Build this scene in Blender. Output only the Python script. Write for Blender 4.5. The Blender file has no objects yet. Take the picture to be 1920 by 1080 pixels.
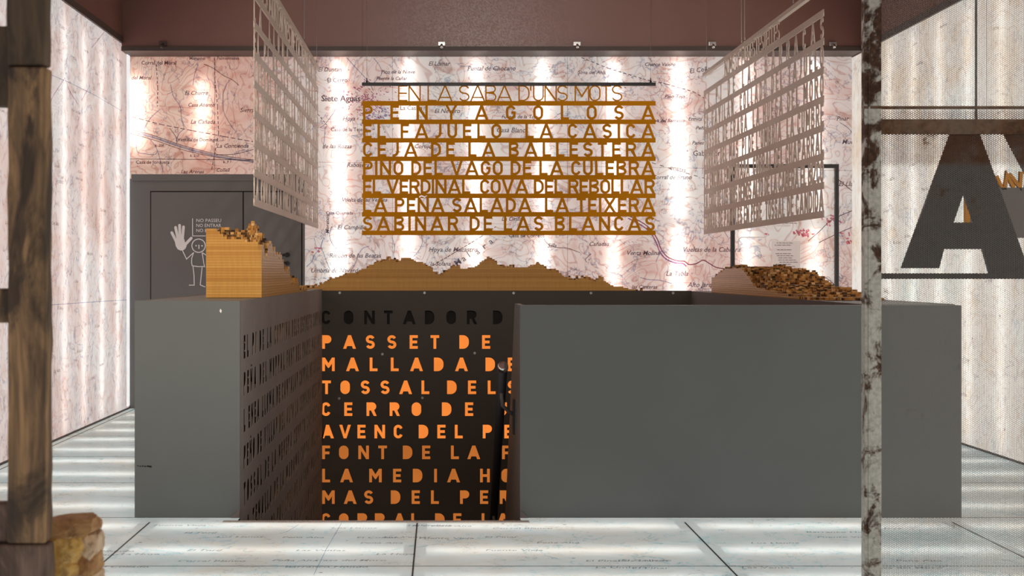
import bpy, bmesh, math, random
from mathutils import Vector, noise as mnoise
from math import pi, sin, cos

# ------------------------------------------------------------------ camera
F = 2800.0            # focal length in pixels of a 1920 wide frame
VX, VY = 825.0, 510.0 # vanishing point of the depth lines
H = 1.32              # eye height
scn = bpy.context.scene
cd = bpy.data.cameras.new('camera')
cam = bpy.data.objects.new('camera', cd)
scn.collection.objects.link(cam)
cam.location = (0, 0, H)
cam.rotation_euler = (pi / 2, 0, 0)
cd.sensor_width = 36.0
cd.lens = 36.0 * F / 1920
cd.shift_x = (960 - VX) / 1920
cd.shift_y = -(540 - VY) / 1920
cd.clip_start = 0.05
cd.dof.use_dof = True
cd.dof.focus_distance = 10.5
cd.dof.aperture_fstop = 8.0
scn.camera = cam
# ------------------------------------------------------------------ world + exposure
w = bpy.data.worlds.new('world')
scn.world = w
w.use_nodes = True
w.node_tree.nodes['Background'].inputs[0].default_value = (0.95, 0.93, 0.90, 1)
w.node_tree.nodes['Background'].inputs[1].default_value = 0.58
scn.view_settings.view_transform = 'Standard'
scn.view_settings.look = 'None'
scn.view_settings.exposure = 0.0
scn.view_settings.gamma = 1.0
scn.view_settings.use_curve_mapping = False
scn.cycles.transparent_max_bounces = 16
scn.cycles.max_bounces = 8

# ------------------------------------------------------------------ room measures
XL, XR, YB = -3.01, 4.0, 14.5       # left wall, right wall, back wall
ZT = 3.41                           # top of the glowing map walls
Y0 = -3.0                           # the walls run on behind the camera
WL, WR = -1.0745, 2.29              # inner faces of the stairwell
OL, OR = -1.64, 2.80                # outer faces of the parapets
YF, YW = 8.02, 13.6                 # front of parapets, inner back face of the well
HP = 1.145                          # parapet height
def px(x, y, Y):                    # point at depth Y seen at photo position x, y
    return Vector(((x - VX) * Y / F, Y, H - (y - VY) * Y / F))
def pside(x, y, X):                 # point on the plane x = X seen at photo position
    return px(x, y, X * F / (x - VX))

# ------------------------------------------------------------------ light tubes behind the lit maps
def tube(loc, rot, sx, sy, power, col=(1.0, 0.97, 0.93), name='fluorescent_tube_light'):
    d = bpy.data.lights.new(name, 'AREA')
    d.shape = 'RECTANGLE'; d.size = sx; d.size_y = sy
    d.energy = power; d.color = col
    o = bpy.data.objects.new(name, d)
    scn.collection.objects.link(o)
    o.location = loc; o.rotation_euler = rot
    return o
KB = 1.35
for xp in (637, 765, 892, 1018, 1150, 1272, 1400, 1527):       # back wall, two tubes high
    x = (xp - VX) * YB / F
    k = 1.45 if xp in (637, 1272) else 1.0
    dd = 0.07
    tube((x, YB + dd, 2.62), (-pi / 2, 0, 0), 0.04, 1.5, KB * k)
    tube((x, YB + dd, 0.98), (-pi / 2, 0, 0), 0.04, 1.5, KB * k)
tube((px(252, 0, YB).x, YB + 0.10, 2.86), (-pi / 2, 0, 0), 0.05, 0.62, KB * 1.5)
tube((px(379, 0, YB).x, YB + 0.08, 2.86), (-pi / 2, 0, 0), 0.04, 0.62, KB * 0.62)
for i in range(19):                                            # side walls
    y = 13.95 - 0.66 * i
    tube((XL - 0.12, y, 1.70), (0, -pi / 2, 0), 3.3, 0.05, 1.45)
    tube((XR + 0.12, y, 1.70), (0, pi / 2, 0), 3.3, 0.05, 1.45)
for i in range(20):                                            # under the glass floor
    y = 14.46 - 0.67 * i
    if y < YF - 0.2:
        tube((0.495, y, -0.125), (pi, 0, 0), 6.9, 0.05, 3.7)
    else:
        tube((-2.325, y, -0.125), (pi, 0, 0), 1.3, 0.05, 0.62)
        tube((3.40, y, -0.125), (pi, 0, 0), 1.1, 0.05, 0.53)
# ceiling spotlights of the exhibition
def spot(loc, target, power, cone, blend=0.6, col=(1.0, 0.93, 0.84), r=0.12):
    d = bpy.data.lights.new('ceiling_spotlight', 'SPOT')
    d.energy = power; d.color = col; d.spot_size = math.radians(cone); d.spot_blend = blend; d.shadow_soft_size = r
    o = bpy.data.objects.new('ceiling_spotlight', d); scn.collection.objects.link(o)
    o.location = loc; o.rotation_euler = (Vector(target) - Vector(loc)).to_track_quat('-Z', 'Y').to_euler()
spot((0.6, 4.6, 4.7), (0.6, 13.8, 2.9), 480, 40)
spot((-0.9, 4.2, 4.7), (-1.25, 9.0, 1.15), 680, 34, 0.9, (1.0, 0.88, 0.70))
# warm tubes inside the hollow lettered parapet
for z in (0.75, 0.05, -0.75):
    tube((-1.52, 11.0, z), (0, -pi / 2, 0), 0.05, 5.2, 2.0, (1.0, 0.40, 0.10), 'warm_tube_light')

# ------------------------------------------------------------------ node helpers / materials
class NT:
    def __init__(s, name):
        s.m = bpy.data.materials.new(name); s.m.use_nodes = True
        s.t = s.m.node_tree; s.t.nodes.clear()
        s.out = s.t.nodes.new('ShaderNodeOutputMaterial')
    def n(s, typ, **kw):
        nd = s.t.nodes.new(typ)
        for k, v in kw.items():
            if k in ('operation', 'blend_type', 'data_type', 'noise_dimensions', 'feature', 'interpolation_type', 'wave_type', 'bands_direction', 'clamp'):
                setattr(nd, k, v)
        return nd
    def put(s, sock, v):
        if isinstance(v, bpy.types.NodeSocket): s.t.links.new(v, sock)
        elif isinstance(v, (tuple, list)) and len(v) == 3 and sock.type == 'RGBA': sock.default_value = (*v, 1)
        else: sock.default_value = v
    def math(s, op, a, b=0.0, c=None):
        nd = s.n('ShaderNodeMath', operation=op)
        s.put(nd.inputs[0], a); s.put(nd.inputs[1], b)
        if c is not None: s.put(nd.inputs[2], c)
        return nd.outputs[0]
    def vmath(s, op, a, b=None):
        nd = s.n('ShaderNodeVectorMath', operation=op)
        s.put(nd.inputs[0], a)
        if b is not None: s.put(nd.inputs[1], b)
        return nd.outputs['Value'] if op in ('LENGTH',) else nd.outputs[0]
    def noise(s, vec, scale, detail=4, rough=0.55, dist=0.0):
        nd = s.n('ShaderNodeTexNoise')
        s.put(nd.inputs['Vector'], vec); s.put(nd.inputs['Scale'], scale)
        s.put(nd.inputs['Detail'], detail); s.put(nd.inputs['Roughness'], rough); s.put(nd.inputs['Distortion'], dist)
        return nd.outputs[0]
    def rng(s, v, a, b, c=0.0, d=1.0, smooth=True):
        nd = s.n('ShaderNodeMapRange', interpolation_type='SMOOTHSTEP' if smooth else 'LINEAR')
        s.put(nd.inputs[0], v)
        for i, q in enumerate((a, b, c, d)): s.put(nd.inputs[i + 1], q)
        return nd.outputs[0]
    def mix(s, fac, a, b, blend='MIX'):
        nd = s.n('ShaderNodeMix', data_type='RGBA', blend_type=blend)
        s.put(nd.inputs[0], fac); s.put(nd.inputs[6], a); s.put(nd.inputs[7], b)
        return nd.outputs[2]
    def ramp(s, fac, stops):
        nd = s.n('ShaderNodeValToRGB'); s.put(nd.inputs[0], fac)
        e = nd.color_ramp.elements
        while len(e) < len(stops): e.new(0.5)
        for i, (p, c) in enumerate(stops): e[i].position = p; e[i].color = (*c, 1)
        return nd.outputs[0]
    def pos(s): return s.n('ShaderNodeNewGeometry').outputs['Position']
    def obj(s): return s.n('ShaderNodeTexCoord').outputs['Object']
    def sep(s, v):
        nd = s.n('ShaderNodeSeparateXYZ'); s.put(nd.inputs[0], v); return nd.outputs
    def comb(s, x, y, z):
        nd = s.n('ShaderNodeCombineXYZ')
        for i, q in enumerate((x, y, z)): s.put(nd.inputs[i], q)
        return nd.outputs[0]
    def bump(s, h, strength=0.3, dist=0.01):
        nd = s.n('ShaderNodeBump'); s.put(nd.inputs['Strength'], strength); s.put(nd.inputs['Distance'], dist); s.put(nd.inputs['Height'], h)
        return nd.outputs[0]
    def bsdf(s, col, rough=0.5, metal=0.0, normal=None, spec=0.5):
        nd = s.n('ShaderNodeBsdfPrincipled')
        s.put(nd.inputs['Base Color'], col); s.put(nd.inputs['Roughness'], rough); s.put(nd.inputs['Metallic'], metal)
        s.put(nd.inputs['Specular IOR Level'], spec)
        if normal is not None: s.put(nd.inputs['Normal'], normal)
        return nd.outputs[0]
    def end(s, sh):
        s.t.links.new(sh, s.out.inputs['Surface']); return s.m

def paint(name, col, rough=0.5, metal=0.0, var=0.06, scale=3.0, spec=0.5):
    t = NT(name)
    n = t.noise(t.obj(), scale, 5)
    c = t.mix(t.rng(n, 0.3, 0.7), tuple(q * (1 - var) for q in col), tuple(min(1, q * (1 + var)) for q in col))
    fine = t.noise(t.obj(), 90.0, 2)
    return t.end(t.bsdf(c, t.rng(fine, 0.3, 0.7, rough - 0.05, rough + 0.05), metal, None, spec))

def map_mat(name, paper, relief, ridge, valley, emis, tint=None, river=(0.50, 0.56, 0.68), line=0.55, gloss=0.0, seed=0.0, busy=1.0):
    """printed topographic map on a lit translucent sheet"""
    t = NT(name)
    P = t.vmath('ADD', t.pos(), (seed, seed * 0.7, seed * 1.3))
    n1 = t.noise(P, 0.9, 9, 0.62, 0.8)
    c = t.ramp(n1, [(0.32, valley), (0.46, paper), (0.56, relief), (0.72, ridge)])
    if tint:
        c = t.mix(t.rng(t.sep(t.pos())[0], tint[0], tint[1], 1.0, 0.0), c, t.mix(1.0, c, tint[2], 'MULTIPLY'))
    n2 = t.noise(P, 3.6, 6, 0.58, 1.6)                          # hill shading hatches
    c = t.mix(t.rng(n2, 0.46, 0.72, 0.0, 0.6 * busy), c, t.mix(1.0, c, ridge, 'MULTIPLY'))
    n3 = t.noise(P, 1.7, 3, 0.5, 0.6)                           # contour lines
    fr = t.math('FRACT', t.math('MULTIPLY', n3, 20.0))
    ln = t.rng(t.math('ABSOLUTE', t.math('SUBTRACT', fr, 0.5)), 0.04, 0.16, line, 0.0)
    c = t.mix(ln, c, t.mix(1.0, c, (0.60, 0.42, 0.38), 'MULTIPLY'))
    for k, (sc, wd) in enumerate(((1.1, 0.0055), (2.1, 0.008))):  # streams
        n4 = t.noise(t.vmath('ADD', P, (7.3 + 5 * k, 1.9, 3.1)), sc, 5, 0.6, 0.4)
        rv = t.rng(t.math('ABSOLUTE', t.math('SUBTRACT', n4, 0.5)), wd * 0.5, wd, 0.75 * busy, 0.0)
        c = t.mix(rv, c, t.mix(1.0, c, river, 'MULTIPLY'))
    n5 = t.noise(t.vmath('ADD', P, (3.0, 9.0, 1.0)), 1.5, 6, 0.6, 0.2)  # tracks
    tr = t.rng(t.math('ABSOLUTE', t.math('SUBTRACT', n5, 0.46)), 0.001, 0.0035, 0.6 * busy, 0.0)
    c = t.mix(tr, c, (0.30, 0.24, 0.25))
    vo = t.n('ShaderNodeTexVoronoi'); t.put(vo.inputs['Vector'], P); t.put(vo.inputs['Scale'], 4.5)
    dot = t.rng(vo.outputs['Distance'], 0.035, 0.05, 0.8, 0.0)  # farm dots
    c = t.mix(dot, c, (0.22, 0.15, 0.17))
    em = t.n('ShaderNodeEmission'); t.put(em.inputs[0], c); t.put(em.inputs[1], emis)
    tl = t.n('ShaderNodeBsdfTranslucent'); t.put(tl.inputs[0], c)
    ad = t.n('ShaderNodeAddShader'); t.put(ad.inputs[0], em.outputs[0]); t.put(ad.inputs[1], tl.outputs[0])
    sh = ad.outputs[0]
    if gloss:
        gl = t.n('ShaderNodeBsdfGlossy'); t.put(gl.inputs['Roughness'], 0.16)
        mx = t.n('ShaderNodeMixShader'); t.put(mx.inputs[0], gloss); t.put(mx.inputs[1], sh); t.put(mx.inputs[2], gl.outputs[0])
        sh = mx.outputs[0]
    return t.end(sh)

def ink(name, col):
    t = NT(name)
    b = t.n('ShaderNodeBsdfTransparent'); t.put(b.inputs[0], col)
    return t.end(b.outputs[0])

M = {}
M['map_back'] = map_mat('printed_map_back', (0.87, 0.795, 0.755), (0.86, 0.695, 0.64), (0.74, 0.50, 0.44), (0.82, 0.82, 0.77), 0.52,
                        tint=(-2.4, -0.9, (1.02, 0.80, 0.70)), seed=2.0)
M['map_left'] = map_mat('printed_map_left', (0.93, 0.86, 0.83), (0.90, 0.76, 0.71), (0.76, 0.56, 0.49), (0.86, 0.87, 0.84), 0.56, seed=11.0, busy=0.8, line=0.35)
M['map_right'] = map_mat('printed_map_right', (0.96, 0.92, 0.86), (0.92, 0.84, 0.74), (0.82, 0.66, 0.50), (0.86, 0.90, 0.84), 0.66, seed=21.0, busy=0.6, line=0.25)
M['map_floor'] = map_mat('printed_map_floor', (0.87, 0.92, 0.90), (0.87, 0.86, 0.80), (0.80, 0.73, 0.66), (0.76, 0.88, 0.85), 0.40, river=(0.45, 0.68, 0.78), line=0.12, gloss=0.10, seed=33.0, busy=0.6)
M['ink_dark'] = ink('map_ink_dark', (0.20, 0.17, 0.20))
M['ink_blue'] = ink('map_ink_blue', (0.45, 0.52, 0.68))
M['ink_violet'] = ink('map_ink_violet', (0.46, 0.22, 0.42))
M['ink_plum'] = ink('map_ink_plum', (0.36, 0.16, 0.22))
M['ink_rose'] = ink('map_ink_rose', (0.72, 0.28, 0.36))
M['ink_grey'] = ink('map_ink_grey', (0.52, 0.50, 0.52))
M['grey'] = paint('grey_painted_panel', (0.138, 0.152, 0.150), 0.42, 0.0, 0.05, 1.2)
M['grey_dark'] = paint('dark_painted_steel', (0.18, 0.160, 0.152), 0.65, 0.0, 0.06, 2.0, 0.25)
M['plate'] = paint('grey_brown_lettered_plate', (0.34, 0.305, 0.29), 0.7, 0.0, 0.06, 2.0, 0.15)
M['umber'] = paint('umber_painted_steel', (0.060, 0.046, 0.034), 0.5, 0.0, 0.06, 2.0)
M['door'] = paint('grey_brown_door_paint', (0.165, 0.158, 0.152), 0.45, 0.0, 0.05, 1.0)
M['bulk'] = paint('brown_satin_board', (0.262, 0.134, 0.110), 0.36, 0.0, 0.05, 1.0)
M['trimb'] = paint('brown_trim', (0.085, 0.060, 0.050), 0.5)
M['joint'] = paint('dark_glass_joint', (0.06, 0.07, 0.065), 0.5)
M['black'] = paint('black_steel', (0.018, 0.018, 0.020), 0.45)
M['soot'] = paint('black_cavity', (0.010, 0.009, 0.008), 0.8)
M['chrome'] = paint('polished_steel', (0.75, 0.74, 0.72), 0.15, 1.0)
M['steel'] = paint('brushed_steel', (0.55, 0.54, 0.53), 0.35, 1.0)
M['ochre'] = paint('ochre_lacquered_plate', (0.72, 0.29, 0.012), 0.6, 0.0, 0.08, 2.0, 0.0)
M['bronze'] = paint('brown_lacquered_plate', (0.72, 0.60, 0.52), 0.40, 0.0, 0.06, 2.0)
M['white'] = paint('white_sign_vinyl', (0.95, 0.93, 0.92), 0.5)
def frosted():
    t = NT('white_translucent_print')
    n = t.noise(t.obj(), 20.0, 2)
    a = t.n('ShaderNodeBsdfTranslucent'); t.put(a.inputs[0], t.mix(n, (0.93, 0.93, 0.93), (0.98, 0.98, 0.98)))
    d = t.n('ShaderNodeBsdfTransparent')
    m = t.n('ShaderNodeMixShader'); t.put(m.inputs[0], 0.35); t.put(m.inputs[1], a.outputs[0]); t.put(m.inputs[2], d.outputs[0])
    return t.end(m.outputs[0])
M['frost'] = frosted()
M['sillw'] = paint('pale_floor_nosing', (0.80, 0.78, 0.74), 0.3)
M['backing'] = paint('lightbox_backing', (0.30, 0.30, 0.30), 0.8)

def glow(name, col, s):
    t = NT(name)
    n = t.noise(t.obj(), 2.2, 3)
    e = t.n('ShaderNodeEmission'); t.put(e.inputs[0], col); t.put(e.inputs[1], t.rng(n, 0.3, 0.7, s * 0.9, s * 1.06))
    return t.end(e.outputs[0])
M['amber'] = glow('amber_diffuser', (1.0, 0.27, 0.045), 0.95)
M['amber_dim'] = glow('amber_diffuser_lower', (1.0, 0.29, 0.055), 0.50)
M['slot'] = glow('white_light_slot', (1.0, 0.97, 0.97), 0.95)

def cardboard():
    t = NT('stacked_cardboard_layers')
    P = t.obj(); z = t.sep(t.pos())[2]
    k = t.math('FLOOR', t.math('DIVIDE', z, 0.016))
    wn = t.n('ShaderNodeTexWhiteNoise'); wn.noise_dimensions = '1D'; t.put(wn.inputs['W'], k)
    c = t.mix(wn.outputs['Value'], (0.58, 0.26, 0.045), (0.76, 0.41, 0.10))
    fr = t.math('ABSOLUTE', t.math('SUBTRACT', t.math('FRACT', t.math('DIVIDE', z, 0.016)), 0.5))
    c = t.mix(t.rng(fr, 0.36, 0.48, 0.0, 0.45), c, (0.22, 0.10, 0.025))
    n = t.noise(t.vmath('MULTIPLY', P, (60.0, 60.0, 6.0)), 1.0, 3)
    c = t.mix(t.rng(n, 0.35, 0.7, 0.0, 0.15), c, (0.30, 0.15, 0.04))
    return t.end(t.bsdf(c, 0.34, 0.0, t.bump(fr, 0.2, 0.003), 0.35))
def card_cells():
    # open ends of the corrugated board: every little block has its own tone, shade inside the hollow cells is painted in as dark tones
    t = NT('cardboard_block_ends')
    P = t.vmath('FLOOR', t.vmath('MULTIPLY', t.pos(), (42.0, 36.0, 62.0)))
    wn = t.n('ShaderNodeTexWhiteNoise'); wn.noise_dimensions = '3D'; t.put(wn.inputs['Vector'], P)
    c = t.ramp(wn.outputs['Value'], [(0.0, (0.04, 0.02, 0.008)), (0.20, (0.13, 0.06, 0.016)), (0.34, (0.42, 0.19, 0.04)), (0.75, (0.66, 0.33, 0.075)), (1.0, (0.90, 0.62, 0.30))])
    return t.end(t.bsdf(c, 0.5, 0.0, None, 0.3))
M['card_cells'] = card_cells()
M['card'] = cardboard()

def rusty(name, base, rust, lo, hi, scale=6.0, metal=0.3, zrust=0.0):
    t = NT(name)
    P = t.obj()
    n = t.noise(P, scale, 8, 0.68, 0.5)
    n2 = t.noise(P, scale * 7, 5, 0.6)
    if zrust: n = t.math('ADD', n, t.rng(t.sep(P)[2], 1.55, 1.85, 0.0, zrust))
    f = t.rng(n, lo, hi)
    c = t.mix(f, t.mix(t.rng(n2, 0.3, 0.7), base, tuple(q * 0.7 for q in base)), t.mix(t.rng(n2, 0.35, 0.65), rust, tuple(q * 0.45 for q in rust)))
    return t.end(t.bsdf(c, t.rng(f, 0, 1, 0.38, 0.8), metal, t.bump(n2, 0.25, 0.002)))
M['galv'] = rusty('rust_spotted_galvanised_steel', (0.55, 0.55, 0.50), (0.095, 0.046, 0.024), 0.49, 0.60, 9.0, 0.2, 0.07)
M['rust'] = rusty('rusted_steel_bar', (0.16, 0.10, 0.06), (0.135, 0.058, 0.022), 0.40, 0.60, 5.0, 0.1)
M['darkplate'] = rusty('dark_steel_letter_plate', (0.050, 0.040, 0.036), (0.070, 0.032, 0.016), 0.52, 0.66, 7.0, 0.1)

def perforated():
    t = NT('perforated_steel_sheet')
    P = t.obj(); s = t.sep(P)
    p = 0.0075; q = p * math.sqrt(3)
    ds = []
    for off in (0.0, 0.5):
        u = t.math('MULTIPLY', t.math('SUBTRACT', t.math('FRACT', t.math('ADD', t.math('DIVIDE', s[2], p), off + 100.0)), 0.5), p)
        v = t.math('MULTIPLY', t.math('SUBTRACT', t.math('FRACT', t.math('ADD', t.math('DIVIDE', s[0], q), off + 100.0)), 0.5), q)
        ds.append(t.math('SQRT', t.math('ADD', t.math('MULTIPLY', u, u), t.math('MULTIPLY', v, v))))
    d = t.math('MINIMUM', ds[0], ds[1])
    n = t.noise(P, 7.0, 8, 0.65)
    band = t.math('MULTIPLY', t.rng(s[2], 1.70, 1.73), t.rng(s[2], 1.905, 1.93, 1.0, 0.0))
    stain = t.math('MAXIMUM', t.rng(n, 0.58, 0.70), t.math('MULTIPLY', band, t.rng(n, 0.30, 0.5, 0.5, 1.0)))
    clog = t.rng(n, 0.66, 0.74, 0.0, 0.0022)
    r = t.math('SUBTRACT', t.math('SUBTRACT', 0.0034, clog), t.math('MULTIPLY', band, 0.0007))
    hole = t.rng(d, t.math('SUBTRACT', r, 0.0002), t.math('ADD', r, 0.0002), 1.0, 0.0, False)
    c = t.mix(stain, (0.22, 0.21, 0.20), (0.12, 0.05, 0.02))
    b = t.bsdf(c, 0.5, 0.3)
    tr = t.n('ShaderNodeBsdfTransparent')
    mx = t.n('ShaderNodeMixShader'); t.put(mx.inputs[0], hole); t.put(mx.inputs[1], b); t.put(mx.inputs[2], tr.outputs[0])
    return t.end(mx.outputs[0])
M['perf'] = perforated()

def wood(name, a, b, cdark, zs=1.4):
    t = NT(name)
    P = t.obj()
    n = t.noise(t.vmath('MULTIPLY', P, (16.0, 16.0, zs)), 1.0, 8, 0.65, 1.6)
    n2 = t.noise(t.vmath('MULTIPLY', P, (7.0, 7.0, 2.6)), 1.0, 6, 0.6, 0.8)
    g = t.noise(t.vmath('MULTIPLY', P, (120.0, 120.0, 4.0)), 1.0, 4, 0.6)
    c = t.mix(t.rng(n, 0.36, 0.62), a, b)
    c = t.mix(t.rng(n2, 0.48, 0.60, 0.0, 0.9), c, cdark)
    c = t.mix(t.rng(g, 0.4, 0.7, 0.0, 0.35), c, cdark)
    return t.end(t.bsdf(c, 0.75, 0.0, t.bump(n, 0.5, 0.006)))
M['wood'] = wood('weathered_beam_wood', (0.15, 0.095, 0.055), (0.46, 0.28, 0.135), (0.035, 0.025, 0.020))
M['wood_red'] = wood('reddish_beam_wood', (0.17, 0.11, 0.085), (0.24, 0.16, 0.12), (0.070, 0.046, 0.036))
M['wood_dark'] = wood('dark_beam_wood', (0.085, 0.058, 0.036), (0.14, 0.092, 0.052), (0.045, 0.032, 0.022))

def stone_mat(name, a, b, cdark):
    t = NT(name)
    P = t.obj()
    n = t.noise(P, 11.0, 9, 0.66, 0.6); n2 = t.noise(P, 42.0, 6, 0.6)
    c = t.mix(t.rng(n, 0.38, 0.60), a, b)
    c = t.mix(t.rng(n2, 0.52, 0.72, 0.0, 0.8), c, cdark)
    return t.end(t.bsdf(c, 0.8, 0.0, t.bump(n2, 0.8, 0.004)))
M['stone'] = stone_mat('rough_ochre_stone', (0.66, 0.38, 0.085), (0.80, 0.54, 0.20), (0.22, 0.10, 0.03))
M['stone_pale'] = stone_mat('rough_pale_stone', (0.64, 0.46, 0.30), (0.76, 0.60, 0.42), (0.25, 0.12, 0.05))
M['stone_brown'] = stone_mat('rough_brown_stone', (0.42, 0.21, 0.085), (0.58, 0.36, 0.16), (0.15, 0.07, 0.03))

def glass():
    t = NT('clear_panel_glass')
    tr = t.n('ShaderNodeBsdfTransparent'); t.put(tr.inputs[0], (0.97, 0.985, 0.98))
    gl = t.n('ShaderNodeBsdfGlossy'); t.put(gl.inputs['Roughness'], 0.03)
    fz = t.n('ShaderNodeFresnel'); t.put(fz.inputs[0], 1.45)
    mx = t.n('ShaderNodeMixShader'); t.put(mx.inputs[0], t.math('MULTIPLY', fz.outputs[0], 0.6)); t.put(mx.inputs[1], tr.outputs[0]); t.put(mx.inputs[2], gl.outputs[0])
    return t.end(mx.outputs[0])
M['glass'] = glass()

# ------------------------------------------------------------------ object helpers
def link(name, me, mat, parent=None):
    o = bpy.data.objects.new(name, me)
    scn.collection.objects.link(o)
    if mat is not None:
        me.materials.append(M[mat])
    if parent is not None: o.parent = parent
    return o
def tag(o, label=None, cat=None, group=None, kind=None):
    if label: o['label'] = label
    if cat: o['category'] = cat
    if group: o['group'] = group
    if kind: o['kind'] = kind
    return o
def empty(name, loc, label, cat, group=None):
    o = bpy.data.objects.new(name, None)
    scn.collection.objects.link(o)
    o.location = loc; o.empty_display_size = 0.1
    return tag(o, label, cat, group)
class MB:
    """collects shapes in world space, links them as one mesh"""
    def __init__(s): s.bm = bmesh.new()
    def box(s, x0, x1, y0, y1, z0, z1, bev=0.0):
        r = bmesh.ops.create_cube(s.bm, size=1.0)
        for v in r['verts']:
            v.co = Vector((x0 + (v.co.x + .5) * (x1 - x0), y0 + (v.co.y + .5) * (y1 - y0), z0 + (v.co.z + .5) * (z1 - z0)))
        if bev:
            es = list({e for v in r['verts'] for e in v.link_edges})
            bmesh.ops.bevel(s.bm, geom=es, offset=bev, segments=2, affect='EDGES', profile=0.7)
        return s
    def quad(s, a, b, c, d):
        s.bm.faces.new([s.bm.verts.new(p) for p in (a, b, c, d)]); return s
    def prism(s, pts, vec):
        vec = Vector(vec)
        a = [s.bm.verts.new(p) for p in pts]; b = [s.bm.verts.new(Vector(p) + vec) for p in pts]
        n = len(a)
        s.bm.faces.new(a); s.bm.faces.new(b[::-1])
        for i in range(n): s.bm.faces.new((a[i], b[i], b[(i + 1) % n], a[(i + 1) % n])[::-1])
        return s
    def tube(s, pts, r, seg=12, caps=True):
        pts = [Vector(p) for p in pts]; rings = []
        for i, p in enumerate(pts):
            t = (pts[min(i + 1, len(pts) - 1)] - pts[max(i - 1, 0)]).normalized()
            u = t.cross(Vector((0, 0, 1)))
            if u.length < 1e-3: u = t.cross(Vector((1, 0, 0)))
            u.normalize(); v = t.cross(u)
            rr = r[i] if isinstance(r, (list, tuple)) else r
            rings.append([s.bm.verts.new(p + u * rr * cos(2 * pi * k / seg) + v * rr * sin(2 * pi * k / seg)) for k in range(seg)])
        for a, b in zip(rings, rings[1:]):
            for k in range(seg): s.bm.faces.new((a[k], b[k], b[(k + 1) % seg], a[(k + 1) % seg]))
        if caps: s.bm.faces.new(rings[0]); s.bm.faces.new(rings[-1][::-1])
        return s
    def ribbon(s, pts, wd, nrm):
        """flat printed line along pts"""
        pts = [Vector(p) for p in pts]; nrm = Vector(nrm); L = []; R = []
        for i, p in enumerate(pts):
            t = (pts[min(i + 1, len(pts) - 1)] - pts[max(i - 1, 0)]).normalized()
            u = t.cross(nrm).normalized() * wd / 2
            L.append(s.bm.verts.new(p + u)); R.append(s.bm.verts.new(p - u))
        for i in range(len(pts) - 1): s.bm.faces.new((L[i], L[i + 1], R[i + 1], R[i]))
        return s
    def add_mesh(s, me, mat4=None):
        if mat4 is not None: me.transform(mat4)
        s.bm.from_mesh(me); bpy.data.meshes.remove(me); return s
    def build(s, name, mat, parent=None, smooth=False, recalc=True):
        if recalc: bmesh.ops.recalc_face_normals(s.bm, faces=s.bm.faces)
        me = bpy.data.meshes.new(name)
        if parent is not None:
            bmesh.ops.translate(s.bm, verts=s.bm.verts, vec=-world_loc(parent))
            loc = None
        else:
            xs = [v.co for v in s.bm.verts]
            lo = Vector([min(c[i] for c in xs) for i in range(3)]); hi = Vector([max(c[i] for c in xs) for i in range(3)])
            loc = Vector(((lo.x + hi.x) / 2, (lo.y + hi.y) / 2, lo.z))
            bmesh.ops.translate(s.bm, verts=s.bm.verts, vec=-loc)
        s.bm.to_mesh(me); s.bm.free()
        if smooth:
            for p in me.polygons: p.use_smooth = True
        o = link(name, me, mat, parent)
        if loc is not None: o.location = loc
        return o
def world_loc(o):
    v = Vector(o.location)
    while o.parent: o = o.parent; v += Vector(o.location)
    return v
def struct(name, mb, mat, parent=None):
    o = mb.build(name, mat, parent)
    if parent is None: o['kind'] = 'structure'
    return o
from mathutils import Matrix
def frame(origin, ux, uy):
    """matrix taking flat (x, y, thickness) shapes to the plane with axes ux, uy at origin"""
    ux = Vector(ux).normalized(); uy = Vector(uy).normalized(); n = ux.cross(uy)
    m = Matrix.Identity(4)
    for i in range(3): m[i][0] = ux[i]; m[i][1] = uy[i]; m[i][2] = n[i]; m[i][3] = origin[i]
    return m
def fill(polys, thick):
    """even-odd filled plate of closed outlines"""
    cu = bpy.data.curves.new('outline', 'CURVE'); cu.dimensions = '2D'; cu.fill_mode = 'BOTH'; cu.extrude = thick / 2
    for p in polys:
        sp = cu.splines.new('POLY'); sp.points.add(len(p) - 1)
        for q, (x, y) in zip(sp.points, p): q.co = (x, y, 0, 1)
        sp.use_cyclic_u = True
    o = bpy.data.objects.new('outline', cu); scn.collection.objects.link(o)
    bpy.context.view_layer.update()
    me = bpy.data.meshes.new_from_object(o.evaluated_get(bpy.context.evaluated_depsgraph_get()))
    bpy.data.objects.remove(o); bpy.data.curves.remove(cu)
    return me
def words_mesh(items):
    """map lettering: (text, x, y, size, slant, turn) on a plane"""
    bm = bmesh.new()
    for (s, x, y, size, slant, turn) in items:
        cu = bpy.data.curves.new('lettering', 'FONT'); cu.body = s; cu.size = size; cu.shear = slant
        cu.offset = 0.004 if size > 0.1 else 0.001; cu.resolution_u = 2
        o = bpy.data.objects.new('lettering', cu); scn.collection.objects.link(o)
        bpy.context.view_layer.update()
        me = bpy.data.meshes.new_from_object(o.evaluated_get(bpy.context.evaluated_depsgraph_get()))
        me.transform(Matrix.Translation((x, y, 0)) @ Matrix.Rotation(turn, 4, 'Z'))
        bm.from_mesh(me)
        bpy.data.objects.remove(o); bpy.data.curves.remove(cu); bpy.data.meshes.remove(me)
    me = bpy.data.meshes.new('lettering'); bm.to_mesh(me); bm.free()
    return me

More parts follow.
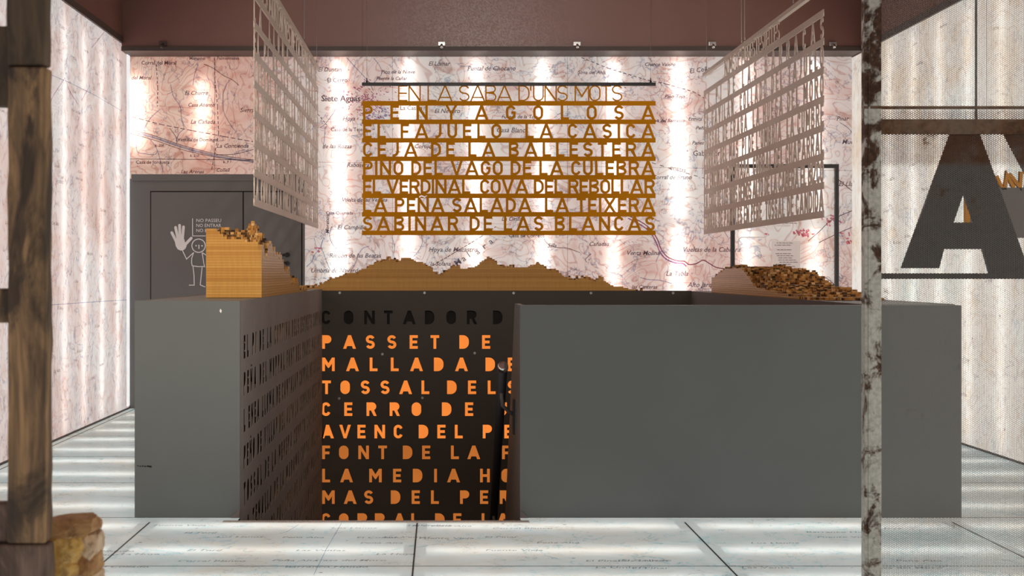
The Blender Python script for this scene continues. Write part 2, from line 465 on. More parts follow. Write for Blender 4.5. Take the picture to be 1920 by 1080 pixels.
# ------------------------------------------------------------------ the sign alphabet (cap height 1)
def arc(cx, cy, rx, ry, a0, a1, n=8):
    return [(cx + rx * cos(math.radians(a0 + (a1 - a0) * i / n)), cy + ry * sin(math.radians(a0 + (a1 - a0) * i / n))) for i in range(n + 1)]
def stroke(path, t):
    L = []; R = []; n = len(path)
    for i in range(n):
        p = Vector(path[i])
        d1 = (p - Vector(path[i - 1])).normalized() if i else None
        d2 = (Vector(path[i + 1]) - p).normalized() if i < n - 1 else None
        d1 = d1 or d2; d2 = d2 or d1
        b = (d1 + d2).normalized(); nn = Vector((-b.y, b.x))
        k = max(0.35, nn.dot(Vector((-d1.y, d1.x))))
        L.append(tuple(p + nn * t / 2 / k)); R.append(tuple(p - nn * t / 2 / k))
    return L + R[::-1]
WID = dict(A=.95, B=.70, C=.66, D=.70, E=.60, F=.58, G=.68, H=.72, I=.0, J=.52, L=.58, M=.92, N=.78, O=.70, P=.68, Q=.70, R=.72,
           S=.66, T=.64, U=.68, V=.86, X=.84, Y=.84, Z=.66)
WID['Ñ'] = .78; WID['Ç'] = .66; WID["'"] = 0; WID['È'] = .60; WID['Ó'] = .70
def glyph(ch, t):
    """-> outer outlines, counters, width"""
    base = {'Ñ': 'N', 'Ç': 'C', 'È': 'E', 'Ó': 'O'}.get(ch, ch)
    w = WID.get(ch, .6); h = t / 2
    if base == 'I': return [[(0, 0), (t, 0), (t, 1), (0, 1)]], [], t
    if base == "'": return [[(0, .66), (t, .66), (t, 1), (0, 1)]], [], t
    if base == 'A':
        c = w / 2; a = t * .55; tt = t * 1.12; g = c - a; yb = .20; yc = yb + t * .85
        o = [(0, 0), (g, 1), (c + a, 1), (w, 0), (w - tt, 0), (w - tt - g * yb, yb), (tt + g * yb, yb), (tt, 0)]
        ya = min(.93, (c - tt) / g)
        return [o], [[(tt + g * yc, yc), (w - tt - g * yc, yc), (c, ya)]], w
    if base == 'B':
        m = .53; r1 = (1 - m) / 2; r2 = (m + .0) / 2
        o = [(0, 0)] + arc(w - r2, r2, r2, r2, -90, 60) + arc(w - .03 - r1, 1 - r1, r1, r1, -60, 90) + [(0, 1)]
        ca = [(t, t)] + arc(w - r2, r2, r2 - t, max(r2 - t, .06), -90, 90) + [(t, m - t / 2)]
        cb = [(t, m + t / 2)] + arc(w - .03 - r1, 1 - r1, r1 - t * .95, r1 - t, -90, 90) + [(t, 1 - t)]
        return [o], [ca, cb], w
    if base in 'CG':
        rx = w / 2 - h; r = rx
        p = arc(w / 2, 1 - h - r, rx, r, 12, 180) + arc(w / 2, h + r, rx, r, 180, 348 if base == 'C' else 360)
        if base == 'G': p += [(w - h, .50), (w * .56, .50)]
        o = [stroke(p, t)]
        return o, [], w
    if base == 'D':
        r = min(.5, w * .62)
        o = [(0, 0)] + arc(w - r, r, r, r, -90, 0) + arc(w - r, 1 - r, r, r, 0, 90) + [(0, 1)]
        c = [(t, t)] + arc(w - r, r, r - t, r - t, -90, 0) + arc(w - r, 1 - r, r - t, r - t, 0, 90) + [(t, 1 - t)]
        return [o], [c], w
    if base == 'E':
        return [[(0, 0), (w, 0), (w, t), (t, t), (t, .5 - h), (w * .92, .5 - h), (w * .92, .5 + h), (t, .5 + h), (t, 1 - t), (w, 1 - t), (w, 1), (0, 1)]], [], w
    if base == 'F':
        return [[(0, 0), (t, 0), (t, .46 - h), (w * .92, .46 - h), (w * .92, .46 + h), (t, .46 + h), (t, 1 - t), (w, 1 - t), (w, 1), (0, 1)]], [], w
    if base == 'H':
        return [[(0, 0), (t, 0), (t, .5 - h), (w - t, .5 - h), (w - t, 0), (w, 0), (w, 1), (w - t, 1), (w - t, .5 + h), (t, .5 + h), (t, 1), (0, 1)]], [], w
    if base == 'J':
        r = w * .55
        return [stroke([(w - h, 1), (w - h, r + h)] + arc(w - h - r, r + h, r, r, 0, -100), t)], [], w
    if base == 'L': return [[(0, 0), (w, 0), (w, t), (t, t), (t, 1), (0, 1)]], [], w
    if base == 'M':
        return [[(0, 0), (t, 0), (t, 1 - t * 2.2), (w / 2 - h * .4, .24), (w / 2 + h * .4, .24), (w - t, 1 - t * 2.2), (w - t, 0), (w, 0), (w, 1), (w - t, 1), (w / 2, .24 + t * 1.7), (t, 1), (0, 1)]], [], w
    if base == 'N':
        return [[(0, 0), (t, 0), (t, 1 - t * 2), (w - t, 0), (w, 0), (w, 1), (w - t, 1), (w - t, t * 2), (t, 1), (0, 1)]], [], w
    if base in 'OQ':
        r = w / 2
        o = arc(r, 1 - r, r, r, 0, 180, 12) + arc(r, r, r, r, 180, 360, 12)
        q = r - t
        c = arc(r, 1 - r, q, q, 0, 180, 12) + arc(r, r, q, q, 180, 360, 12)
        return [o], [c], w
    if base in 'PR':
        m = .40; r = (1 - m) / 2
        bowl = arc(w - r, m + r, r, r, -90, 90)
        c = [(t, m + t)] + arc(w - r, m + r, r - t, r - t, -90, 90) + [(t, 1 - t)]
        if base == 'P': return [[(0, 0), (t, 0), (t, m)] + bowl + [(0, 1)]], [c], w
        b2 = arc(w - r, m + r, r, r, -62, 90)
        return [[(0, 0), (t, 0), (t, m), (w * .46, m), (w - t * .9, 0), (w + t * .15, 0)] + b2 + [(0, 1)]], [c], w
    if base == 'S':
        r1 = (1 - t) / 4; rx = w / 2 - h
        p = arc(w / 2, 1 - h - r1, rx, r1, 20, 90, 4) + arc(w / 2, 1 - h - r1, rx, r1, 90, 270, 10)[1:] + arc(w / 2, h + r1, rx, r1, 90, -90, 10)[1:] + arc(w / 2, h + r1, rx, r1, -90, -160, 4)[1:]
        return [stroke(p, t)], [], w
    if base == 'T': return [[(w / 2 - h, 0), (w / 2 + h, 0), (w / 2 + h, 1 - t), (w, 1 - t), (w, 1), (0, 1), (0, 1 - t), (w / 2 - h, 1 - t)]], [], w
    if base == 'U':
        r = w / 2 - h
        return [stroke([(h, 1)] + arc(w / 2, h + r, r, r, 180, 360, 12) + [(w - h, 1)], t)], [], w
    if base == 'V': return [[(w / 2 - t * .5, 0), (w / 2 + t * .5, 0), (w, 1), (w - t * 1.1, 1), (w / 2, t * 1.5), (t * 1.1, 1), (0, 1)]], [], w
    if base == 'X':
        k = t * 1.15; c = w / 2
        return [[(0, 0), (k, 0), (c, .5 - t * .95), (w - k, 0), (w, 0), (c + k * .52, .5), (w, 1), (w - k, 1), (c, .5 + t * .95), (k, 1), (0, 1), (c - k * .52, .5)]], [], w
    if base == 'Y':
        k = t * 1.1; c = w / 2
        return [[(c - h, 0), (c + h, 0), (c + h, .44), (w, 1), (w - k, 1), (c, .56), (k, 1), (0, 1), (c - h, .44)]], [], w
    if base == 'Z':
        return [[(0, 0), (w, 0), (w, t), (t * 1.2, t), (w, 1 - t), (w, 1), (0, 1), (0, 1 - t), (w - t * 1.2, 1 - t), (0, t)]], [], w
    return [[(0, 0), (t, 0), (t, t), (0, t)]], [], t
def layout(text, width, size, t, x0=0.0, space=0.22, cond=1.0):
    """justify text over width -> list of (char, x)"""
    out = []; ws = [(glyph(c, t)[2] if c != ' ' else space) * size for c in text]
    gap = (width - sum(ws)) / max(1, len(text) - 1)
    squeeze = 1.0
    if cond < 1:
        squeeze = cond; gap = (width - sum(ws) * cond) / max(1, len(text) - 1)
    if gap < 0.012:
        gap = 0.012; squeeze = (width - gap * (len(text) - 1)) / sum(ws)
    x = x0
    for c, q in zip(text, ws):
        if c != ' ': out.append((c, x, squeeze))
        x += q * squeeze + gap
    return out
def letter_polys(ch, x, y, size, t, sq=1.0, counters=True):
    o, c, wd = glyph(ch, t)
    return [[(x + a * size * sq, y + b * size) for a, b in p] for p in (o + (c if counters else []))]

# ================================================================== SETTING
ceil = struct('ceiling', MB().box(XL - 1, XR + 1, Y0, YB + 1, 5.0, 5.1), 'bulk')
# glowing map walls
wb = struct('wall_back', MB().quad((XL, YB, 0), (XR, YB, 0), (XR, YB, ZT), (XL, YB, ZT)), 'map_back')
wl = struct('wall_left', MB().quad((XL, Y0, 0), (XL, YB, 0), (XL, YB, 3.48), (XL, Y0, 3.48)), 'map_left')
wr = struct('wall_right', MB().quad((XR, Y0, 0), (XR, YB, 0), (XR, YB, 3.40), (XR, Y0, 3.40)), 'map_right')
# closed shell of the light boxes and of the pit below
struct('wall_back_casing', MB().box(XL - .5, XR + .5, YB + .35, YB + .40, -3.4, 5), 'backing')
struct('wall_left_casing', MB().box(XL - .55, XL - .5, Y0, YB + .4, -3.4, 5), 'backing')
struct('wall_right_casing', MB().box(XR + .5, XR + .55, Y0, YB + .4, -3.4, 5), 'backing')
struct('floor_casing', MB().box(XL - .5, XR + .5, Y0, YB + .4, -3.4, -3.3), 'backing')
# plain brown boards above the maps
struct('wall_back_upper', MB().box(XL, XR, 14.12, YB + .3, ZT + .04, 5.0), 'bulk')
struct('wall_left_upper', MB().box(XL - .4, XL + .004, Y0, YB + .3, 3.54, 5.0), 'bulk')
struct('wall_right_upper', MB().box(XR - .004, XR + .4, Y0, YB + .3, 3.46, 5.0), 'bulk')
struct('trim_1', MB().box(XL, XR, 14.10, YB + .02, ZT, ZT + .04), 'trimb')
struct('trim_2', MB().box(XL - .03, XL + .02, Y0, 14.10, 3.48, 3.54), 'trimb')
struct('trim_3', MB().box(XR - .02, XR + .03, Y0, 14.10, 3.40, 3.46), 'trimb')
struct('trim_4', MB().box(XL + .002, XL + .010, YB - .17, YB - .05, 0.03, ZT), 'slot')
struct('baseboard_left', MB().box(XL, XL + .012, Y0, YB, 0, .014), 'trimb')
struct('baseboard_right', MB().box(XR - .012, XR, Y0, YB, 0, .014), 'trimb')
# glass floor round the stairwell
fm = MB()
YO = 7.87
for (x0, x1, y0, y1) in ((XL, XR, Y0, YO), (XL, OL, YO, YB), (OR, XR, YO, YB), (OL, WL, YO, YF), (0.43, OR, YO, YF), (OL, OR, YW + .12, YB)):
    fm.quad((x0, y0, 0), (x1, y0, 0), (x1, y1, 0), (x0, y1, 0))
fl = struct('floor', fm, 'map_floor')
jt = MB(); beam = MB()
for x in (-2.94 , -1.53, -0.12, 1.29, 2.70):
    ym = YB if x < OL or x > OR else YO
    jt.box(x - .004, x + .004, Y0, ym, -.002, .0012)
    beam.box(x - .055, x + .055, Y0, ym, -.10, -.004)
for k in range(-7, 7):
    y = 6.70 + 1.325 * k
    if y < YO: jt.box(XL, XR, y - .003, y + .003, -.002, .001)
    else:
        jt.box(XL, OL, y - .003, y + .003, -.002, .001); jt.box(OR, XR, y - .003, y + .003, -.002, .001)
jo = jt.build('tile_joints', 'joint', fl)
struct('floor_beams', beam, 'backing')
struct('trim_5', MB().box(WL - .07, 0.47, YO - .025, YO + .03, -.03, .006), 'sillw')
struct('trim_6', MB().box(WL, 0.43, YO + .03, YO + .05, -3.3, -.03), 'grey_dark')

# ------------------------------------------------------------------ print on the back map
EPS = 0.003
def bp(x, y): 
    v = px(x, y, YB); v.y -= EPS; return v
def wall_words(items, fr, mat, parent, name):
    me = words_mesh(items)
    me.transform(fr)
    b = MB(); b.bm.from_mesh(me); bpy.data.meshes.remove(me)
    return b.build(name, mat, parent, recalc=False)
k = YB / F
def bw(s, x, y, hpx, slant=0.28, turn=0.0):
    return (s, (x - VX) * k, H - (y - VY) * k, hpx * k * 1.38, slant, turn)
labels = [bw('Corral del Moral', 265, 121, 7, 0), bw('del Moral', 246, 149, 7), bw('Maruano', 355, 112, 6, 0), bw('Falmonteses', 407, 112, 6, 0),
    bw('El Churre', 346, 178, 8), bw('Casa Abanto', 352, 200, 7), bw('La Cañada', 357, 232, 8), bw('Ventilla de Domingo', 333, 265, 6.5, 0),
    bw('La Contienda', 406, 277, 8), bw('Casa de Jorquera', 255, 307, 6.5, 0), bw('Las Arenas', 339, 325, 7), bw('Collell', 405, 322, 7),
    bw('k. 200', 290, 275, 5), bw('k. 210', 356, 294, 5), bw('k. 9', 418, 306, 5), bw('Sierra', 450, 210, 8),
    bw('El Duntan', 596, 134, 8), bw('El Cerro', 613, 154, 8, 0), bw('Hoya', 642, 226, 8), bw('Casa de la Tejera', 620, 246, 7, 0),
    bw('de las Rozas', 604, 278, 8), bw('Rabosera', 650, 313, 8), bw('Vuelta de las Verdes', 640, 378, 7.5), bw('Casa Quemada', 611, 402, 6, 0),
    bw('El Campillo', 632, 430, 8.5), bw('Rincón de las Beatas', 617, 483, 8.5), bw('Umbría de Navardete', 582, 511, 8.5),
    bw('El Lomar', 803, 123, 8), bw('Puntal de Chocano', 876, 132, 8.5), bw('Sima del Anís', 1083, 139, 7), bw('Charco Valero', 1208, 124, 7),
    bw('Pico de la Nieve', 714, 138, 7), bw('Fuente la Cañar', 705, 150, 6.5), bw('La Casilla', 750, 206, 8, 0), bw('El Nevero', 814, 212, 8.5), bw('Fuente de la Teja', 940, 222, 7),
    bw('Casa Blanca', 930, 248, 9), bw('Cortijo', 776, 278, 8), bw('Hoya de Macastre', 803, 472, 9), bw('la Solana', 806, 498, 8),
    bw('Casa de Correos', 954, 445, 7, 0), bw('La Orilla', 940, 414, 8), bw('Cañadas', 1104, 461, 8), bw('Silla', 1026, 464, 8), bw('Venta Molina', 1174, 478, 8.5),
    bw('Vueltas de la Cabrera', 1279, 472, 9), bw('La Tabla', 1248, 517, 9), bw('Alto Jarque', 1289, 538, 9), bw('Gabaldón', 1299, 292, 10, 0),
    bw('Pino Tejo', 1246, 184, 7), bw('Hoya del Barranco', 1216, 229, 6.5), bw('Corral de Bruno', 1222, 336, 8), bw('Panes', 1297, 271, 7), bw('Peñas', 1304, 243, 7),
    bw('las Canteras', 1184, 541, 7), bw('Muela', 1578, 270, 9), bw('El Llano', 1572, 349, 9), bw('Pinar', 1568, 226, 8), bw('Ermita', 1290, 226, 7),
    bw('Morenos', 617, 438, 7, 0.2, pi / 2), bw('a', 895, 478, 12, 0, .6), bw('r', 908, 468, 12, 0, .6), bw('a', 920, 459, 12, 0, .6),
    bw('M', 856, 500, 12, 0, .6), bw('a', 869, 491, 12, 0, .6), bw('l', 880, 483, 12, 0, .6),
    bw('CORTES', 1255, 318, 6, 0, -.18), bw('El Collado', 1293, 138, 9, .2, .15)]
FRB = frame((0, YB - EPS, 0), (1, 0, 0), (0, 0, 1))
wall_words(labels, FRB, 'ink_dark', wb, 'map_lettering')
wall_words([bw('Siete Aguas', 602, 190, 11.5, 0), bw('Siete Aguas', 602.6, 190, 11.5, 0)], frame((0, YB - EPS * 2, 0), (1, 0, 0), (0, 0, 1)), 'ink_dark', wb, 'map_town_name')
def roads(lines, wpx, mat, name, fn=bp, nrm=(0, -1, 0), parent=wb, kk=k):
    b = MB()
    for ln in lines: b.ribbon([fn(*q) for q in ln], wpx * kk, nrm)
    return b.build(name, mat, parent, recalc=False)
def curvy(pts, n=6):
    out = []
    for i in range(len(pts) - 1):
        p0 = Vector(pts[max(i - 1, 0)]); p1 = Vector(pts[i]); p2 = Vector(pts[i + 1]); p3 = Vector(pts[min(i + 2, len(pts) - 1)])
        for j in range(n):
            t = j / n
            out.append(tuple(0.5 * ((2 * p1) + (p2 - p0) * t + (2 * p0 - 5 * p1 + 4 * p2 - p3) * t * t + (3 * p1 - p0 - 3 * p2 + p3) * t ** 3)))
    out.append(pts[-1]); return out
def dashes(pts, on=6.0, off=3.5):
    res = []
    for a, b in zip(pts, pts[1:]):
        a = Vector(a); b = Vector(b); L = (b - a).length; d = 0
        while d < L:
            res.append([tuple(a.lerp(b, d / L)), tuple(a.lerp(b, min(1, (d + on) / L)))]); d += on + off
    return res
main_road = curvy([(1180, 405), (1205, 418), (1222, 432), (1233, 450), (1240, 468), (1252, 482), (1270, 489), (1283, 490), (1292, 496), (1306, 494), (1318, 488), (1330, 494), (1342, 501), (1358, 504)])
roads([main_road], 2.2, 'ink_plum', 'map_main_road')
roads([[(a - 3, b + 4) for a, b in main_road[:48]]], 2.4, 'ink_violet', 'map_road_border')
roads([curvy([(244, 243), (290, 255), (350, 275), (420, 292), (476, 300)]), curvy([(244, 250), (290, 263), (350, 283), (420, 297), (476, 302)]), [(244, 298), (476, 300)],
       curvy([(318, 240), (330, 257), (332, 268)]), curvy([(382, 120), (400, 128), (418, 141), (436, 150), (448, 160)]), curvy([(405, 290), (440, 289), (476, 280)]),
       curvy([(1020, 448), (1028, 458), (1045, 464), (1062, 465), (1072, 468), (1088, 474)]), curvy([(1108, 476), (1098, 486), (1100, 492)])], 1.2, 'ink_dark', 'map_highway')
roads([curvy([(a, b + 3.5) for a, b in ((244, 243), (290, 255), (350, 275), (420, 292), (476, 300))])], 4.0, 'ink_blue', 'map_highway_fill')
roads(dashes([(248, 219), (300, 233), (360, 245), (420, 256), (476, 266)], 9, 4) + dashes([(402, 108), (403, 150), (408, 200), (410, 250), (397, 318)], 6, 3) + dashes([(293, 120), (296, 165), (295, 200)], 5, 3)
      + dashes([(805, 502), (850, 475), (900, 445), (930, 425)], 6, 2) + dashes([(1205, 148), (1250, 158), (1300, 172), (1320, 184)], 6, 4) + dashes([(1090, 108), (1140, 128), (1205, 148)], 6, 4)
      + dashes([(1222, 305), (1270, 320), (1320, 334)], 8, 8) + dashes([(596, 214), (606, 226), (612, 234)], 5, 3), 1.5, 'ink_dark', 'map_railway')
roads([[(403, 107), (402, 326)], [(736, 107), (736, 545)], [(1064, 107), (1064, 545)], [(1598, 320), (596, 304)]], 1.0, 'ink_grey', 'map_grid_line')
rivers = [[(650, 108), (668, 128), (690, 152), (700, 170)], [(700, 108), (712, 124), (716, 138), (706, 150), (700, 158)], [(637, 190), (625, 212), (610, 232), (600, 240)], [(610, 238), (608, 262), (606, 280)],
          [(622, 425), (618, 440), (622, 455), (632, 468)], [(608, 445), (602, 460), (608, 478), (614, 495), (620, 508)], [(575, 500), (585, 490), (590, 478), (600, 465), (606, 450)],
          [(735, 445), (740, 462), (738, 478), (744, 490)], [(790, 440), (792, 455), (785, 470), (775, 482)], [(660, 505), (668, 490), (672, 478), (680, 466), (692, 462)],
          [(300, 205), (282, 222), (270, 242)], [(330, 265), (336, 250), (345, 240), (340, 220), (338, 200), (325, 180), (320, 158)], [(372, 120), (365, 140), (362, 160)],
          [(430, 150), (420, 170), (418, 200), (424, 220), (440, 245)], [(255, 270), (258, 285), (270, 288), (290, 290), (296, 282)], [(280, 260), (292, 275), (300, 298), (306, 322)],
          [(1240, 470), (1232, 485), (1230, 492)], [(1200, 520), (1215, 524), (1240, 526), (1260, 532)], [(1340, 410), (1352, 425), (1365, 445)], [(1575, 230), (1590, 240), (1600, 252)]]
roads([curvy(r, 4) for r in rivers], 1.6, 'ink_blue', 'map_rivers')
random.seed(5)
vm = MB()
for i in range(230):                     # street blocks of the little town on the map
    a = random.gauss(0, 1); b = random.gauss(0, 1)
    x = 694 + 19 * a + 13 * b; y = 196 + 17 * a - 12 * b
    if not 640 < x < 760: continue
    an = random.choice((.65, .65, -.9)) + random.gauss(0, .12); L = random.uniform(2, 5)
    d = Vector((cos(an), sin(an)))
    vm.ribbon([bp(x - d.x * L / 2, y - d.y * L / 2), bp(x + d.x * L / 2, y + d.y * L / 2)], 1.5 * k, (0, -1, 0))
vm.build('map_town_blocks', 'ink_violet', wb, recalc=False)
vr = MB()
for (cx, cy, n, s) in ((1500, 436, 26, 10), (1553, 412, 14, 9), (1590, 445, 10, 8), (1435, 437, 2, 2), (590, 468, 5, 5)):
    for i in range(n):
        x = cx + random.gauss(0, s); y = cy + random.gauss(0, s * .6); L = random.uniform(3, 8); an = random.choice((.3, 1.2)) + random.gauss(0, .2)
        d = Vector((cos(an), sin(an)))
        vr.ribbon([bp(x, y), bp(x + d.x * L, y + d.y * L)], 3.0 * k, (0, -1, 0))
vr.build('map_built_up_area', 'ink_rose', wb, recalc=False)
roads([curvy([(1598, 395), (1560, 412), (1535, 435), (1515, 452)]), curvy([(1600, 425), (1570, 438), (1535, 455)]), curvy([(1530, 517), (1550, 522), (1565, 535)]),
       curvy([(1570, 335), (1590, 352), (1598, 358)])], 1.4, 'ink_dark', 'map_lane')
# print on the left wall: a zigzag boundary, a grid line and names that run away from the camera
def lp(x, y):
    v = pside(x, y, XL); v.x += EPS; return v
roads([[(90, 200), (100, 178), (121, 146), (131, 173), (146, 196)], [(153, 187), (168, 160), (171, 90), (195, 60)]], 1.3, 'ink_violet', 'map_boundary', lp, (1, 0, 0), wl, 13.0 / F)
roads([[(92, 139), (130, 155), (180, 180), (228, 208)], [(95, 572), (160, 567), (240, 562)]], 1.2, 'ink_blue', 'map_grid_line', lp, (1, 0, 0), wl, 13.0 / F)
FRL = frame((XL + EPS, 0, 0), (0, 1, 0), (0, 0, 1))
random.seed(11)
names = ['Casa del Moro', 'Los Llanos', 'La Hoya', 'El Pinar', 'Peña Alta', 'Fuente Vieja', 'Mas de Roca', 'El Collado', 'La Umbría', 'Corral Blanco', 'Las Ventas', 'Barranco Hondo', 'El Toril', 'La Cañada']
wall_words([(random.choice(names), random.uniform(9.6, 13.9), random.uniform(.3, 3.3), random.uniform(.03, .045), .25, 0) for i in range(70)], FRL, 'ink_grey', wl, 'map_lettering')
FRR = frame((XR - EPS, 0, 0), (0, -1, 0), (0, 0, 1))
wall_words([(random.choice(names), -random.uniform(9.6, 13.9), random.uniform(.3, 3.3), random.uniform(.03, .045), .25, 0) for i in range(50)], FRR, 'ink_grey', wr, 'map_lettering')
FRF = frame((0, 0, .0015), (1, 0, 0), (0, 1, 0))
wall_words([(random.choice(names), random.uniform(-2.0, 2.4), random.choice((6.65, 6.8, 6.95, 7.05, 7.25, 7.4, 7.55, 7.68, 7.75)) + random.uniform(-.02, .02), .055, .2, 0) for i in range(40)], FRF, 'ink_grey', fl, 'map_lettering')

def pf(x, y):
    Y = H * F / (y - VY); v = px(x, y, Y); v.z = .0016; return v
roads([[(640, 982), (612, 1030), (588, 1079)], curvy([(560, 984), (530, 1000), (490, 1004)])], 1.3, 'ink_blue', 'map_grid_line', pf, (0, 0, 1), fl, 7.4 / F)
# ------------------------------------------------------------------ door
dr = empty('door_1', (px(408, 0, YB).x, YB - .04, 0), None, None); dr['kind'] = 'structure'
def bx(b, x0, x1, y0, y1, Ya, Yb):
    a = px(x0, y1, YB); c = px(x1, y0, YB)
    return b.box(a.x, c.x, Ya, Yb, a.z, c.z)
zd = px(0, 330, YB).z
xa, xb = XL + .03, px(572, 0, YB).x
bx(MB().box(xa, xb, YB - .06, YB - .004, 0, .001), 244.6, 572, 336, 765, YB - .06, YB - .004).build('frame_panel', 'door', dr)
MB().box(xa, xb + .01, YB - .085, YB - .004, zd - .05, zd + .012).build('lintel', 'door', dr)
b = MB(); bx(b, 286, 456.5, 361, 764, YB - .068, YB - .0605); b.build('leaf', 'door', dr)
b = MB(); bx(b, 459, 566, 361, 764, YB - .068, YB - .0605); b.build('leaf', 'door', dr)
b = MB(); bx(b, 284, 286, 359, 764, YB - .0635, YB - .0605); bx(b, 284, 568, 359, 361, YB - .0635, YB - .0605); bx(b, 456.5, 459, 359, 764, YB - .0635, YB - .0605); bx(b, 566, 568, 359, 764, YB - .0635, YB - .0605)
b.build('gap', 'soot', dr)
b = MB(); 
h0 = px(540, 478, YB); h1 = px(540, 494, YB)
b.tube([h0 + Vector((0, -.068, 0)), h0 + Vector((0, -.11, 0)), h0 + Vector((-.015, -.125, 0)), h0 + Vector((-.09, -.125, -.012))], .011, 10)
b.tube([h1 + Vector((.0, -.066, 0)), h1 + Vector((0, -.085, 0))], .022, 12); b.tube([h0 + Vector((0, -.066, 0)), h0 + Vector((0, -.075, 0))], .025, 12)
b.tube([h1 + Vector((0, -.085, 0)), h1 + Vector((-.05, -.10, .02))], .008, 8)
b.build('lever_handle', 'black', dr)
# printed figure with raised hand and words, on the wide leaf
YS = YB - .0705
def zp(u, v): # picture-graph of the sign -> photo px
    return 300 + u / 5.686, 380 + v / 5.684
def sg(u, v):
    x, y = zp(u, v); p = px(x, y, YB); return (p.x, p.z)
FRS = frame((0, YS, 0), (1, 0, 0), (0, 0, 1))
def sstroke(uv, t=9): return stroke([sg(*q) for q in uv], t / 5.686 * k)
def spart(polys, name, mat='white'):
    b = MB()
    for i, p in enumerate(polys):
        b.add_mesh(fill(p if isinstance(p[0], list) else [p], .002 + .0003 * i), FRS)
    return b.build(name, mat, dr)
def capsule(a, bb, r):
    a = Vector(a); bb = Vector(bb); d = (bb - a).normalized(); an = math.degrees(math.atan2(d.y, d.x))
    return [ (q[0], q[1]) for q in arc(bb.x, bb.y, r, r, an - 90, an + 90, 6) + arc(a.x, a.y, r, r, an + 90, an + 270, 6)]
hand = []
for (a, c) in (((195, 430), (140, 322)), ((208, 400), (180, 266)), ((228, 400), (222, 244)), ((252, 400), (264, 260)), ((262, 470), (346, 380))):
    hand.append([sg(*q) for q in capsule(a, c, 15)])
hand.append([sg(*q) for q in [(172, 415), (192, 388), (272, 388), (284, 440), (300, 455), (285, 490), (262, 508), (232, 512), (202, 498), (182, 465)]])
spart(hand, 'sign_hand')
ring = [[sg(*q) for q in arc(424, 460, 76, 76, 0, 348, 28)], [sg(*q) for q in arc(424, 460, 66, 66, 0, 348, 28)]]
fig = [ring, sstroke([(252, 508), (296, 602), (372, 532)]), sstroke([(372, 532), (352, 590), (350, 640), (356, 672), (420, 682), (490, 680)]),
       sstroke([(462, 534), (480, 650), (490, 690)]), sstroke([(462, 534), (500, 556), (530, 600)]), sstroke([(366, 680), (376, 780), (378, 878), (322, 878)]),
       sstroke([(462, 680), (452, 780), (442, 876), (495, 898)]), [sg(*q) for q in arc(397, 460, 8, 8, 0, 330, 8)], [sg(*q) for q in arc(460, 461, 8, 8, 0, 330, 8)],
       sstroke([(428, 450), (428, 494)], 11), sstroke([(362, 1004), (378, 1046)], 12), sstroke([(460, 1004), (444, 1046)], 12)]
spart(fig, 'sign_figure')
spart([sstroke([(360, 170), (360, 356), (500, 356)], 8)], 'sign_bracket')
b = MB()
for i, s in enumerate(('NO PASSEU', 'NO ENTRAR', 'NO ENTRY!!')):
    me = words_mesh([(s, 0, 0, 1.0, 0, 0)])
    xs = [v.co.x for v in me.vertices]; ys = [v.co.y for v in me.vertices]
    x0, z0 = sg(400, 210 + i * 53); x1, z1 = sg(664, 174 + i * 53)
    sxx = (x1 - x0) / (max(xs) - min(xs)); syy = (z1 - z0) / (max(ys) - min(ys))
    me.transform(Matrix.Translation((x0, z0, .0012)) @ Matrix.Diagonal((sxx, syy, 1, 1)) @ Matrix.Translation((-min(xs), -min(ys), 0)))
    me.transform(FRS); b.bm.from_mesh(me)
b.build('sign_lettering', 'white', dr)

# ================================================================== PARAPETS ROUND THE STAIRWELL
def plate_with_holes(x0, x1, rows, thick, fr, z0, z1, t):
    """rows: list of (baseline, size, [(ch, x, squeeze)]); letters fall right through the plate"""
    b = MB()
    cuts = [z0] + sorted([r[0] - 0.035 for r in rows if r[0] - .035 > z0]) + [z1]
    for a, c in zip(cuts, cuts[1:]):
        polys = [[(x0, a), (x1, a), (x1, c), (x0, c)]]
        for (bl, size, ls) in rows:
            if a <= bl - .034 < c:
                for ch, x, sq in ls:
                    polys += letter_polys(ch, x, bl, size, t, sq, counters=False)
                    if ch == 'Ñ': polys.append([(x + size * sq * q, bl + size * r) for q, r in stroke([(.15, 1.10), (.3, 1.17), (.5, 1.10), (.65, 1.17)], .08)])
        b.add_mesh(fill(polys, thick), fr)
    return b
UM = 'umber'
ROWZ = [.905 - .0605 - .202 * i for i in range(11)]
# --- left parapet
pl = empty('parapet', ((OL + WL) / 2, YF, 0), 'grey box parapet left of the stair opening with letters cut through its inner side', 'parapet')
HL = 1.165
MB().box(OL, WL, YF, YF + .02, .0, HL).build('front_panel', 'grey', pl)
MB().box(OL, OL + .02, YF + .02, YW, -3.2, HL).build('outer_panel', 'grey', pl)
MB().box(OL + .02, WL - .02, YF + .02, YW, HL - .022, HL - .002).build('top_panel', 'grey', pl)
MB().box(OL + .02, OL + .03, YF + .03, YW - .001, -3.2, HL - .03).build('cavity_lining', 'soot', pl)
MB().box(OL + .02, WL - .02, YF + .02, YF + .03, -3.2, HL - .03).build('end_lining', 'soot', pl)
left_rows = ['EL PI DE LA CORTINA DELS ESTRETS CORRAL', 'PEÑA DEL MORRAL FONT DEL ROURE MAS NOU', 'L ENEA LLOMA DE CANTALAR CORRAL DE GUILLEM', 'PEÑO DE VILLAR DEL ALTO LA CERRADA DELS OMS',
             'TOSSAL DE LA NEVERA CERRITO CAP DE COLL', 'LA TENALLA DE LA MADAMA CORRAL DEL SALT', 'BARRANC DEL POU CREU DE LA FONT MAS ROIG', 'CINGLE DEL CORB PLA DE LA LLOSA VELLA',
             'SOLANA DEL PINAR LOMA GORDA RACO DEL BOU', 'MASIA DE LA COVA HOYA DEL POZO LA RAMBLA']
